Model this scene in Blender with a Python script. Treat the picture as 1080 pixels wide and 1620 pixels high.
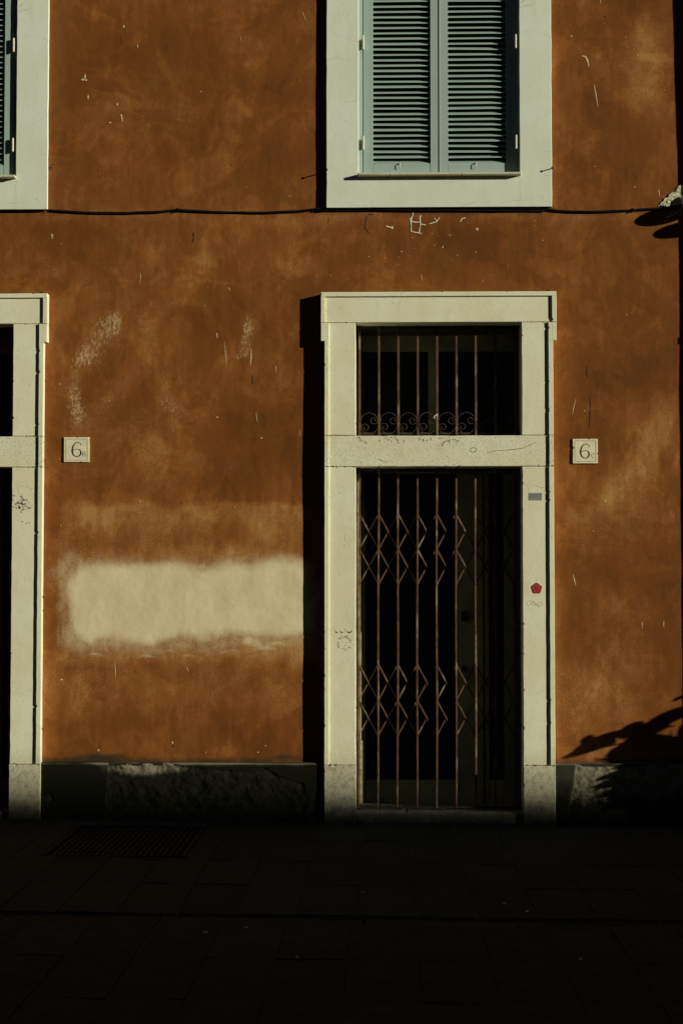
import bpy, bmesh, math, random
import numpy as np
from mathutils import Vector, Matrix

random.seed(7)
rng = np.random.default_rng(11)
for o in list(bpy.data.objects):
    bpy.data.objects.remove(o, do_unlink=True)
scene = bpy.context.scene
COL = scene.collection

# ------------------------------------------------------------------ camera
FPX, CXP, CYP = 2700.0, 540.0, 810.0           # focal length / principal point in photo pixels (1080 x 1620)
CAM = Vector((0.0, -11.7, 1.59))
PITCH = math.atan(120 / 2700.0)
YAW = math.atan(65 / 2700.0)
cam_data = bpy.data.cameras.new('camera')
cam = bpy.data.objects.new('camera', cam_data)
COL.objects.link(cam)
cam.location = CAM
cam.rotation_euler = (math.pi / 2 + PITCH, 0, YAW)
cam_data.sensor_fit = 'VERTICAL'
cam_data.sensor_height = 36.0
cam_data.lens = 36.0 * FPX / 1620.0
cam_data.clip_start = 0.1
cam_data.clip_end = 1500
scene.camera = cam
RM = cam.rotation_euler.to_matrix()

# ------------------------------------------------------------------ light
SUN_EL = math.atan(0.2235)
SUN_AZ = math.atan2(0.894, -0.447)             # to the right, a little behind the viewer
to_sun = Vector((math.sin(SUN_AZ) * math.cos(SUN_EL), math.cos(SUN_AZ) * math.cos(SUN_EL), math.sin(SUN_EL)))
world = bpy.data.worlds.new('World')
scene.world = world
world.use_nodes = True
wn = world.node_tree
wn.nodes.clear()
w_out = wn.nodes.new('ShaderNodeOutputWorld')
w_bg = wn.nodes.new('ShaderNodeBackground')
w_sky = wn.nodes.new('ShaderNodeTexSky')
w_sky.sky_type = 'NISHITA'
w_sky.sun_disc = False
w_sky.sun_elevation = SUN_EL
w_sky.sun_rotation = SUN_AZ
w_sky.air_density = 0.5
w_sky.dust_density = 0.3
w_bg.inputs['Strength'].default_value = 0.05
wn.links.new(w_sky.outputs[0], w_bg.inputs[0])
wn.links.new(w_bg.outputs[0], w_out.inputs[0])
sun_data = bpy.data.lights.new('sun', 'SUN')
sun_data.energy = 5.0
sun_data.angle = math.radians(0.53)
sun_data.color = (1.0, 0.93, 0.80)
sun = bpy.data.objects.new('sun', sun_data)
COL.objects.link(sun)
sun.rotation_euler = to_sun.to_track_quat('Z', 'Y').to_euler()
sun.location = (10, -8, 8)
scene.view_settings.view_transform = 'Standard'
scene.view_settings.look = 'None'
scene.view_settings.gamma = 1.0
scene.view_settings.use_curve_mapping = False
scene.view_settings.exposure = 0.0

# ------------------------------------------------------------------ measuring: where a photo pixel lies on a plane of the place
def on_plane(px, py, y=0.0):
    d = RM @ Vector(((px - CXP) / FPX, -(py - CYP) / FPX, -1.0))
    t = (y - CAM.y) / d.y
    p = CAM + d * t
    return p.x, p.z

def X(px, py=900, y=0.0): return on_plane(px, py, y)[0]
def Z(py, px=600, y=0.0): return on_plane(px, py, y)[1]

SLOPE = 0.0095                                  # the street falls to the right
def gz(x, y=0.0): return -SLOPE * x

# ------------------------------------------------------------------ materials
def nodes_of(name):
    m = bpy.data.materials.new(name)
    m.use_nodes = True
    nt = m.node_tree
    nt.nodes.clear()
    out = nt.nodes.new('ShaderNodeOutputMaterial')
    b = nt.nodes.new('ShaderNodeBsdfPrincipled')
    nt.links.new(b.outputs[0], out.inputs[0])
    return m, nt, b

class NT:
    def __init__(s, nt):
        s.nt = nt
        s.tc = nt.nodes.new('ShaderNodeTexCoord')
    def new(s, t): return s.nt.nodes.new(t)
    def link(s, a, b): s.nt.links.new(a, b)
    def put(s, sock, v):
        if hasattr(v, 'is_linked') or isinstance(v, bpy.types.NodeSocket): s.link(v, sock)
        elif isinstance(v, (tuple, list)) and len(v) == 3 and sock.type == 'RGBA': sock.default_value = (*v, 1)
        else: sock.default_value = v
    def coords(s, scale=(1, 1, 1), loc=(0, 0, 0), rot=(0, 0, 0), kind='Object'):
        mp = s.new('ShaderNodeMapping')
        mp.inputs['Scale'].default_value = scale
        mp.inputs['Location'].default_value = loc
        mp.inputs['Rotation'].default_value = rot
        s.link(s.tc.outputs[kind], mp.inputs[0])
        return mp.outputs[0]
    def noise(s, sc, detail=4, rough=.55, vec=None, dist=0.0):
        n = s.new('ShaderNodeTexNoise')
        n.inputs['Scale'].default_value = sc
        n.inputs['Detail'].default_value = detail
        n.inputs['Roughness'].default_value = rough
        n.inputs['Distortion'].default_value = dist
        s.link(vec if vec is not None else s.tc.outputs['Object'], n.inputs['Vector'])
        return n.outputs['Fac']
    def vor(s, sc, feature='F1', vec=None, rnd=1.0):
        n = s.new('ShaderNodeTexVoronoi')
        n.feature = feature
        n.inputs['Scale'].default_value = sc
        n.inputs['Randomness'].default_value = rnd
        s.link(vec if vec is not None else s.tc.outputs['Object'], n.inputs['Vector'])
        return n.outputs['Distance']
    def math(s, op, a, b=0.0, c=0.0, clamp=False):
        n = s.new('ShaderNodeMath')
        n.operation = op
        n.use_clamp = clamp
        s.put(n.inputs[0], a); s.put(n.inputs[1], b)
        if op in ('MULTIPLY_ADD',): s.put(n.inputs[2], c)
        return n.outputs[0]
    def step(s, v, lo, hi, a=0.0, b=1.0):
        n = s.new('ShaderNodeMapRange')
        n.interpolation_type = 'SMOOTHSTEP'
        s.put(n.inputs['Value'], v)
        n.inputs['From Min'].default_value = lo; n.inputs['From Max'].default_value = hi
        n.inputs['To Min'].default_value = a; n.inputs['To Max'].default_value = b
        return n.outputs['Result']
    def mix(s, f, a, b, mode='MIX'):
        n = s.new('ShaderNodeMix')
        n.data_type = 'RGBA'; n.blend_type = mode
        s.put(n.inputs[0], f); s.put(n.inputs[6], a); s.put(n.inputs[7], b)
        return n.outputs[2]
    def attr(s, name):
        n = s.new('ShaderNodeAttribute')
        n.attribute_name = name
        return n.outputs['Fac']
    def bump(s, h, strength, dist, normal=None):
        n = s.new('ShaderNodeBump')
        n.inputs['Strength'].default_value = strength
        n.inputs['Distance'].default_value = dist
        s.link(h, n.inputs['Height'])
        if normal is not None: s.link(normal, n.inputs['Normal'])
        return n.outputs[0]
    def sep(s, kind='Object'):
        n = s.new('ShaderNodeSeparateXYZ')
        s.link(s.tc.outputs[kind], n.inputs[0])
        return n.outputs

def setb(b, N, color, rough, normal=None, metal=0.0, spec=0.3):
    N.put(b.inputs['Base Color'], color)
    N.put(b.inputs['Roughness'], rough)
    b.inputs['Metallic'].default_value = metal
    b.inputs['Specular IOR Level'].default_value = spec
    if normal is not None: N.link(normal, b.inputs['Normal'])

def mat_plaster():
    m, nt, b = nodes_of('ochre_plaster'); N = NT(nt)
    big = N.noise(1.1, 5, .6, dist=.6)
    mid = N.noise(4.5, 6, .62, N.coords((1.2, 1, .8)), dist=.4)
    streak = N.noise(9, 5, .6, N.coords((2.6, 1, .35)))
    fine = N.noise(70, 4, .6)
    grain = N.noise(260, 2, .6)
    la = N.step(N.noise(1.5, 7, .6, N.coords((1.1, 1, .9), (8, 0, 3)), dist=.9), .50, .525, -.055, .055)
    lb = N.step(N.noise(2.3, 7, .62, N.coords((.9, 1, 1.1), (2, 0, 7), (0, .5, 0)), dist=1.2), .52, .56, -.03, .07)
    lc = N.step(N.noise(3.4, 8, .66, N.coords((1, 1, .7), (12, 0, 1)), dist=.8), .56, .60, 0, .08)
    tone = N.math('ADD', N.math('MULTIPLY', big, .9), N.math('MULTIPLY', mid, .6))
    tone = N.math('ADD', tone, N.math('ADD', N.math('ADD', la, lb), lc))
    tone = N.math('ADD', tone, N.math('MULTIPLY', streak, .4))
    tone = N.math('ADD', tone, N.math('MULTIPLY', fine, .25))
    tone = N.math('SUBTRACT', tone, 1.08)
    tone = N.math('MULTIPLY', tone, 1.25)
    tone = N.math('ADD', tone, .38)
    tone = N.math('ADD', tone, N.attr('tone'), clamp=True)
    ramp = N.new('ShaderNodeValToRGB')
    N.link(tone, ramp.inputs[0])
    e = ramp.color_ramp.elements
    e[0].position = 0.0; e[0].color = (.118, .039, .0045, 1)
    e[1].position = 1.0; e[1].color = (.36, .185, .050, 1)
    for p, c in ((.35, (.172, .0565, .0078, 1)), (.62, (.232, .085, .0155, 1)), (.82, (.29, .126, .029, 1))):
        q = e.new(p); q.color = c
    col = ramp.outputs[0]
    # redder and yellower passages of the wash
    red = N.step(N.noise(1.9, 3, .5, N.coords((1, 1, 1), (4, 0, 9))), .52, .72)
    col = N.mix(N.math('MULTIPLY', red, .45), col, (.17, .048, .008))
    olive = N.step(N.noise(2.6, 4, .6, N.coords((1, 1, 1), (14, 0, 2))), .56, .74)
    col = N.mix(N.math('MULTIPLY', olive, .35), col, (.17, .085, .016))
    # grainy wear of the wash
    gm = N.step(N.math('ADD', grain, N.math('MULTIPLY', fine, .5)), .72, .92)
    gmask = N.step(N.math('ADD', N.attr('tone'), N.math('SUBTRACT', mid, .5)), .0, .35)
    col = N.mix(N.math('MULTIPLY', N.math('MULTIPLY', gm, gmask), .35), col, (.42, .24, .095))
    # bare undercoat showing
    fl = N.math('ADD', N.attr('flake'), N.math('MULTIPLY', N.math('SUBTRACT', N.noise(48, 9, .82, N.coords((1.2, 1, .7))), .5), 2.7))
    fl = N.step(fl, .50, .85)
    fl = N.math('MULTIPLY', fl, N.step(N.attr('flake'), .03, .3))
    col = N.mix(N.math('MULTIPLY', fl, .72), col, (.50, .36, .18))
    # pale painted-over patch
    pn = N.math('ADD', N.attr('pale'), N.math('MULTIPLY', N.math('SUBTRACT', N.noise(15, 7, .7, N.coords((1, 1, .6))), .5), .60))
    pn = N.math('ADD', pn, N.math('MULTIPLY', N.math('SUBTRACT', grain, .5), .65))
    pm = N.step(pn, .08, .92)
    pcol = N.mix(N.step(N.noise(3, 5, .6, N.coords((1.6, 1, .8))), .35, .65), (.69, .615, .355), (.60, .52, .29))
    pcol = N.mix(N.math('MULTIPLY', N.step(fine, .35, .75), .22), pcol, (.45, .34, .17))
    col = N.mix(pm, col, pcol)
    # tiny lime specks
    sp = N.step(N.noise(75, 2, .5, N.coords((1, 1, .8), (3, 3, 3))), .765, .79)
    col = N.mix(N.math('MULTIPLY', sp, .55), col, (.62, .48, .27))
    # soot and rising dirt
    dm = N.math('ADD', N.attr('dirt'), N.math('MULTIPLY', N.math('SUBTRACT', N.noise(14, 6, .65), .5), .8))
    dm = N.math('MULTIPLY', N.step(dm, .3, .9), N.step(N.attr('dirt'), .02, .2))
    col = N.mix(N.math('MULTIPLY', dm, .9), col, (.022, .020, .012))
    h = N.math('ADD', N.math('MULTIPLY', N.noise(7, 3, .5), 1.0), N.math('MULTIPLY', N.noise(38, 4, .6, N.coords((1, 1, .6))), .25))
    n1 = N.bump(h, .22, .010)
    n2 = N.bump(N.math('ADD', fine, N.math('MULTIPLY', grain, .5)), .30, .0022, n1)
    crack = N.math('SUBTRACT', 1.0, N.math('MULTIPLY', fl, 1.0))
    n3 = N.bump(crack, .5, .0012, n2)
    setb(b, N, col, .88, n3, spec=.18)
    return m

def mat_stone(name='travertine', pits=.5, base=(.69, .71, .49), warm=(.65, .635, .41), dirt=.0, grime_z=None):
    m, nt, b = nodes_of(name); N = NT(nt)
    a = N.noise(2.3, 5, .6, dist=.5)
    c = N.noise(11, 6, .65, N.coords((1, 1, .45)))
    col = N.mix(N.step(a, .35, .68), base, warm)
    col = N.mix(N.math('MULTIPLY', N.step(c, .5, .8), .35), col, (.47, .455, .27))
    green = N.step(N.noise(3.1, 5, .6, N.coords((1, 1, 1), (3, 1, 5))), .55, .75)
    col = N.mix(N.math('MULTIPLY', green, .30), col, (.50, .545, .38))
    # travertine pits
    pv = N.noise(95, 3, .6, N.coords((1, 1, 1.5)))
    cl = N.noise(7, 4, .7, N.coords((1, 1, 1), (7, 0, 0)))
    pit = N.math('MULTIPLY', N.step(pv, .67 - .06 * pits, .71 - .06 * pits), N.step(cl, .58 - .25 * pits, .72 - .2 * pits))
    vein = N.math('MULTIPLY', N.step(N.vor(5, 'DISTANCE_TO_EDGE', N.coords((1.2, 1, 2.2))), .0, .010, 1, 0),
                  N.step(N.noise(4, 4, .6, N.coords((1, 1, 1), (1, 9, 2))), .60, .66))
    spots = N.math('MULTIPLY', N.step(N.noise(24, 5, .75), .64, .74), .5)
    col = N.mix(N.math('MULTIPLY', pit, .85), col, (.11, .10, .05))
    col = N.mix(N.math('MULTIPLY', vein, .55), col, (.19, .17, .09))
    col = N.mix(spots, col, (.33, .31, .18))
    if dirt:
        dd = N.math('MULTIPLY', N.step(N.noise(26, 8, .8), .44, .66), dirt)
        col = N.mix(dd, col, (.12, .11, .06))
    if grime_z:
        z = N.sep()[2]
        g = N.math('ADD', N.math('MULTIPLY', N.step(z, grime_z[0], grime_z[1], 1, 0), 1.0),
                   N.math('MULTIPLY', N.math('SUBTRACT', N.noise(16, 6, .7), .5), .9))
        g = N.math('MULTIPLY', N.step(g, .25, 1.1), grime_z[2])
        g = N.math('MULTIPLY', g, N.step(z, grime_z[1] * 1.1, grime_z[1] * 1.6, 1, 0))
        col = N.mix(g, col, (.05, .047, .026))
    hp = N.math('SUBTRACT', 1.0, N.math('ADD', pit, N.math('MULTIPLY', vein, .5)))
    n1 = N.bump(hp, .7, .003)
    n2 = N.bump(N.math('ADD', N.noise(40, 5, .65), N.math('MULTIPLY', N.noise(9, 3, .5), 1.5)), .30, .003, n1)
    setb(b, N, col, .72, n2, spec=.25)
    return m

def mat_window_plaster():
    m, nt, b = nodes_of('pale_green_plaster'); N = NT(nt)
    a = N.noise(1.7, 5, .6)
    col = N.mix(N.step(a, .35, .65), (.65, .715, .56), (.61, .66, .50))
    v = N.noise(6, 5, .6, N.coords((3, 1, .5)))
    col = N.mix(N.math('MULTIPLY', N.step(v, .5, .8), .3), col, (.50, .52, .38))
    warp = N.noise(5, 4, .6)
    vec = N.new('ShaderNodeVectorMath'); vec.operation = 'ADD'
    cmb = N.new('ShaderNodeCombineXYZ')
    N.link(N.math('MULTIPLY', warp, .30), cmb.inputs[0]); N.link(N.math('MULTIPLY', warp, .22), cmb.inputs[2])
    N.link(N.coords((.9, .6, 1.7)), vec.inputs[0]); N.link(cmb.outputs[0], vec.inputs[1])
    cr = N.step(N.vor(2.6, 'DISTANCE_TO_EDGE', vec.outputs[0]), .0, .011, 1, 0)
    cr = N.math('MULTIPLY', cr, N.step(N.noise(3.3, 3, .5, N.coords((1, 1, 1), (5, 5, 5))), .47, .62))
    fl = N.step(N.noise(48, 5, .6, N.coords((1.6, 1, .5))), .66, .74)
    col = N.mix(N.math('MULTIPLY', cr, .38), col, (.26, .25, .15))
    col = N.mix(N.math('MULTIPLY', fl, .10), col, (.30, .30, .20))
    n1 = N.bump(N.math('SUBTRACT', 1.0, cr), .35, .001)
    n2 = N.bump(N.math('ADD', N.noise(60, 5, .65, N.coords((1.4, 1, .6))), N.math('MULTIPLY', N.noise(14, 3, .5), 1.2)), .28, .0025, n1)
    setb(b, N, col, .8, n2, spec=.2)
    return m

def mat_paint(name, colr, worn, rough=.5, bump=.25, amount=.5, scale=30):
    m, nt, b = nodes_of(name); N = NT(nt)
    a = N.noise(scale, 6, .7)
    big = N.noise(scale * .15, 4, .6)
    grain = N.noise(scale * 4, 3, .6, N.coords((.25, 1, 1)))
    col = N.mix(N.math('MULTIPLY', N.step(big, .35, .7), .30), colr, worn)
    col = N.mix(N.math('MULTIPLY', N.step(a, .55, .75), amount), col, worn)
    n = N.bump(N.math('ADD', a, grain), bump, .0015)
    setb(b, N, col, rough, n, spec=.35)
    return m

def mat_rust():
    m, nt, b = nodes_of('rusty_painted_iron'); N = NT(nt)
    a = N.noise(28, 6, .7, N.coords((1, 1, .35)))
    c = N.noise(7, 5, .7, N.coords((1, 1, .5), (2, 2, 2)))
    col = N.mix(N.step(a, .38, .62), (.058, .033, .018), (.125, .066, .032))
    col = N.mix(N.step(c, .50, .64), col, (.215, .19, .11))
    col = N.mix(N.math('MULTIPLY', N.step(N.noise(60, 4, .6), .6, .7), .5), col, (.035, .018, .01))
    n = N.bump(a, .5, .002)
    setb(b, N, col, .75, n, metal=.15, spec=.3)
    return m

def mat_plain(name, colr, rough=.7, var=.25, scale=12, metal=0.0, spec=.3, bump=.2):
    m, nt, b = nodes_of(name); N = NT(nt)
    a = N.noise(scale, 5, .65)
    dark = tuple(c * (1 - var) for c in colr); lite = tuple(min(1, c * (1 + var)) for c in colr)
    col = N.mix(N.step(a, .3, .7), dark, lite)
    n = N.bump(N.noise(scale * 4, 4, .6), bump, .003)
    setb(b, N, col, rough, n, metal=metal, spec=spec)
    return m

def mat_plinth():
    m, nt, b = nodes_of('plinth_render'); N = NT(nt)
    a = N.noise(9, 6, .7)
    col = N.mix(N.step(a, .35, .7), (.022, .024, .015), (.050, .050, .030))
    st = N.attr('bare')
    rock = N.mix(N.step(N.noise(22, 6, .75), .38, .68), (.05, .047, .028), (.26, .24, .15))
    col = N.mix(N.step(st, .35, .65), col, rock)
    edge = N.attr('lip')  # pale rock, and the sunlit top edge painted lighter
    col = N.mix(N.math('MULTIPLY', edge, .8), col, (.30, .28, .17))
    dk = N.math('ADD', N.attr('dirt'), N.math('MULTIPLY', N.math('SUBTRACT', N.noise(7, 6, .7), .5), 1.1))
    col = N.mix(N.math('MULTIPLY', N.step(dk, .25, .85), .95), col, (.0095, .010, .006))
    n = N.bump(N.math('ADD', a, N.noise(60, 5, .7)), .5, .004)
    setb(b, N, col, .95, n, spec=.02)
    return m

def mat_basalt():
    m, nt, b = nodes_of('dark_basalt_paving'); N = NT(nt)
    oi = N.new('ShaderNodeObjectInfo')
    a = N.noise(7, 6, .65)
    col = N.mix(N.step(a, .3, .7), (.017, .021, .017), (.027, .031, .025))
    k = N.math('MULTIPLY_ADD', oi.outputs['Random'], .22, .85)
    kc = N.new('ShaderNodeCombineXYZ')
    for i in range(3): N.link(k, kc.inputs[i])
    col = N.mix(1.0, col, kc.outputs[0], 'MULTIPLY')
    col = N.mix(N.math('MULTIPLY', N.step(N.noise(45, 4, .6), .66, .74), .4), col, (.06, .062, .048))
    n = N.bump(N.math('ADD', N.noise(30, 5, .7), a), .4, .005)
    setb(b, N, col, .9, n, spec=.04)
    return m

M = dict(
    plaster=mat_plaster(),
    stone=mat_stone(pits=.62, grime_z=(-.2, 1.1, .30)),
    stone_pitted=mat_stone('pitted_travertine', pits=1.35, dirt=.12),
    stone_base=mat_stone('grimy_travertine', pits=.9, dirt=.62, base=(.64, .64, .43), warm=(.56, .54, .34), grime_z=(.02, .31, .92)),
    winplaster=mat_window_plaster(),
    shutter=mat_paint('sage_shutter_paint', (.31, .41, .355), (.25, .33, .285), .5, .25, .35),
    hinge=mat_paint('pale_hinge_paint', (.62, .60, .45), (.28, .16, .08), .5, .3, .55, 60),
    rust=mat_rust(),
    darkiron=mat_plain('black_iron', (.035, .028, .02), .6, .3, 40, metal=.3),
    mortar=mat_plain('mortar', (.24, .20, .12), .9, .3, 30),
    cable=mat_plain('black_cable_sheath', (.007, .0065, .006), .9, .2, 20, spec=.05),
    plate=mat_plain('marble_number_plate', (.66, .62, .40), .6, .08, 25),
    ink=mat_plain('engraved_black', (.012, .011, .008), .8, .2, 30),
    faded=mat_plain('faded_engraving', (.15, .135, .08), .8, .2, 60),
    wood=mat_plain('grey_green_door_paint', (.21, .22, .15), .6, .2, 8),
    rawwood=mat_plain('worn_beige_wood', (.34, .28, .16), .7, .35, 30),
    reveal=mat_plain('shade_dark_reveal', (.05, .048, .036), .85, .2, 4),  # reveal behind the gate coloured dark, the doorway's shade put into the colour
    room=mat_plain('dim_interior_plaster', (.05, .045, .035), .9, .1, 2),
    plinth=mat_plinth(),
    basalt=mat_basalt(),
    joint=mat_plain('sandy_joint', (.075, .082, .062), .95, .3, 20, spec=.05),
    ground=mat_plain('distant_asphalt', (.05, .05, .045), .9, .2, .5),
    iron=mat_plain('cast_iron_grate', (.010, .010, .009), .85, .3, 30, spec=.08),
    sticker=mat_plain('grey_sticker', (.17, .19, .15), .6, .15, 60),
    stickerlt=mat_plain('sticker_print', (.42, .43, .31), .6, .2, 90),
    red=mat_plain('red_sticker', (.36, .035, .030), .5, .2, 60),
    darkred=mat_plain('dark_red_print', (.10, .012, .012), .5, .2, 60),
    stencil=mat_plain('faded_black_stencil', (.21, .21, .14), .85, .5, 160),
    stencildk=mat_plain('black_stencil', (.05, .05, .035), .85, .5, 160),
    scar=mat_plain('bare_lime_plaster', (.56, .43, .22), .9, .2, 80),
    scarlt=mat_plain('white_lime_filler', (.72, .70, .50), .9, .15, 80),
    crackdark=mat_plain('dark_crack', (.045, .028, .016), .95, .2, 60),
    white=mat_plain('white_lamp_enamel', (.75, .76, .68), .4, .05, 10),
    leafm=mat_plain('dark_green_leaf', (.045, .085, .03), .5, .3, 6),
    terracotta=mat_plain('terracotta_pot', (.33, .15, .08), .8, .2, 8),
    soil=mat_plain('potting_soil', (.05, .035, .02), .95, .3, 20),
    opposite=mat_plain('opposite_facade', (.16, .12, .08), .9, .2, .4),
    rooftile=mat_plain('roof_tile', (.22, .11, .06), .9, .3, 3),
    paper=mat_plain('off_white_paper', (.55, .54, .42), .8, .2, 60),
)
# glass
gm, gnt, gb = nodes_of('dusty_window_glass')
gb.inputs['Base Color'].default_value = (.008, .009, .008, 1)
gb.inputs['Roughness'].default_value = .12
gb.inputs['Specular IOR Level'].default_value = .35
M['glass'] = gm

# ------------------------------------------------------------------ object helpers
def tag(o, label=None, cat=None, group=None, kind=None):
    if label: o['label'] = label
    if cat: o['category'] = cat
    if group: o['group'] = group
    if kind: o['kind'] = kind
    return o

def empty(name, loc=(0, 0, 0), parent=None):
    o = bpy.data.objects.new(name, None)
    o.empty_display_size = .1
    COL.objects.link(o)
    o.location = loc
    if parent: o.parent = parent
    return o

def link(name, me, mat, parent=None, loc=(0, 0, 0), smooth=False):
    if mat is not None and not me.materials: me.materials.append(mat)
    if smooth: me.polygons.foreach_set('use_smooth', [True] * len(me.polygons))
    o = bpy.data.objects.new(name, me)
    COL.objects.link(o)
    if parent is not None:
        o.parent = parent
    o.location = loc
    return o

class MB:
    """collects simple solids given in world metres; build() links ONE mesh object"""
    def __init__(s): s.v = []; s.f = []
    def add(s, vs, fs):
        k = len(s.v); s.v += [tuple(v) for v in vs]; s.f += [tuple(i + k for i in f) for f in fs]
    def box(s, x0, x1, y0, y1, z0, z1):
        s.add([(x0, y0, z0), (x1, y0, z0), (x1, y1, z0), (x0, y1, z0), (x0, y0, z1), (x1, y0, z1), (x1, y1, z1), (x0, y1, z1)],
              [(0, 3, 2, 1), (4, 5, 6, 7), (0, 1, 5, 4), (1, 2, 6, 5), (2, 3, 7, 6), (3, 0, 4, 7)])
        return s
    def slab(s, poly, yf, yb):
        """polygon in (x, z), counter-clockwise seen from -y, extruded from yf (front) to yb"""
        n = len(poly)
        vs = [(x, yf, z) for x, z in poly] + [(x, yb, z) for x, z in poly]
        s.add(vs, [tuple(range(n)), tuple(range(2 * n - 1, n - 1, -1))] + [(i, i + n, (i + 1) % n + n, (i + 1) % n) for i in range(n)])
        return s
    def tube(s, pts, r, seg=8, cap=True):
        pts = [Vector(p) for p in pts]
        rs = r if isinstance(r, (list, tuple)) else [r] * len(pts)
        vs = []; n = len(pts)
        up = Vector((0, 0, 1))
        t0 = (pts[1] - pts[0]).normalized()
        if abs(t0.dot(up)) > .9: up = Vector((1, 0, 0))
        a = t0.cross(up).normalized()
        for i, p in enumerate(pts):
            t = (pts[min(i + 1, n - 1)] - pts[max(i - 1, 0)]).normalized()
            a = (a - t * a.dot(t)).normalized(); b = t.cross(a)
            for k in range(seg):
                w = 2 * math.pi * k / seg
                vs.append(p + (a * math.cos(w) + b * math.sin(w)) * rs[i])
        fs = [(i * seg + k, i * seg + (k + 1) % seg, (i + 1) * seg + (k + 1) % seg, (i + 1) * seg + k) for i in range(n - 1) for k in range(seg)]
        if cap: fs += [tuple(range(seg - 1, -1, -1)), tuple((n - 1) * seg + k for k in range(seg))]
        s.add(vs, fs)
        return s
    def ribbon(s, pts, w, yf, yb):
        """flat stroke in the xz plane; w may vary"""
        n = len(pts); ws = w if isinstance(w, (list, tuple)) else [w] * n
        L, R = [], []
        for i, (x, z) in enumerate(pts):
            x0, z0 = pts[max(i - 1, 0)]; x1, z1 = pts[min(i + 1, n - 1)]
            d = math.hypot(x1 - x0, z1 - z0) or 1e-6
            nx, nz = -(z1 - z0) / d, (x1 - x0) / d
            L.append((x + nx * ws[i] / 2, z + nz * ws[i] / 2)); R.append((x - nx * ws[i] / 2, z - nz * ws[i] / 2))
        vs = []
        for i in range(n):
            vs += [(L[i][0], yf, L[i][1]), (R[i][0], yf, R[i][1]), (R[i][0], yb, R[i][1]), (L[i][0], yb, L[i][1])]
        fs = []
        for i in range(n - 1):
            a, b = i * 4, i * 4 + 4
            for k in range(4): fs.append((a + k, b + k, b + (k + 1) % 4, a + (k + 1) % 4))
        fs += [(0, 1, 2, 3), tuple((n - 1) * 4 + k for k in (3, 2, 1, 0))]
        s.add(vs, fs)
        return s
    def lathe(s, c, prof, seg=24, axis='z'):
        cx, cy, cz = c; vs = []
        for r, h in prof:
            for k in range(seg):
                a = 2 * math.pi * k / seg
                if axis == 'z': vs.append((cx + r * math.cos(a), cy + r * math.sin(a), cz + h))
                else: vs.append((cx + r * math.cos(a), cy + h, cz + r * math.sin(a)))
        n = len(prof)
        fs = [(i * seg + k, i * seg + (k + 1) % seg, (i + 1) * seg + (k + 1) % seg, (i + 1) * seg + k) for i in range(n - 1) for k in range(seg)]
        fs += [tuple(range(seg - 1, -1, -1)), tuple((n - 1) * seg + k for k in range(seg))]
        s.add(vs, fs)
        return s
    def mesh(s, name):
        me = bpy.data.meshes.new(name)
        me.from_pydata(s.v, [], s.f)
        bm = bmesh.new(); bm.from_mesh(me)
        bmesh.ops.recalc_face_normals(bm, faces=bm.faces)
        bm.to_mesh(me); bm.free()
        return me
    def build(s, name, mat, parent=None, bevel=0.0, smooth=False, loc=(0, 0, 0)):
        me = s.mesh(name)
        if bevel:
            bm = bmesh.new(); bm.from_mesh(me)
            ed = [e for e in bm.edges if len(e.link_faces) == 2 and e.calc_face_angle(0) > .6]
            bmesh.ops.bevel(bm, geom=ed, offset=bevel, segments=2, affect='EDGES', clamp_overlap=True)
            bm.to_mesh(me); bm.free()
        pl = Vector((0, 0, 0))
        if parent is not None:
            pl = world_loc(parent)
            if parent.rotation_euler.y == 0:
                co = np.empty(len(me.vertices) * 3); me.vertices.foreach_get('co', co)
                co = co.reshape(-1, 3) - np.array(pl); me.vertices.foreach_set('co', co.ravel())
        return link(name, me, mat, parent, loc, smooth)

def world_loc(o):
    v = Vector(o.location)
    while o.parent: o = o.parent; v += Vector(o.location)
    return v

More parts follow.
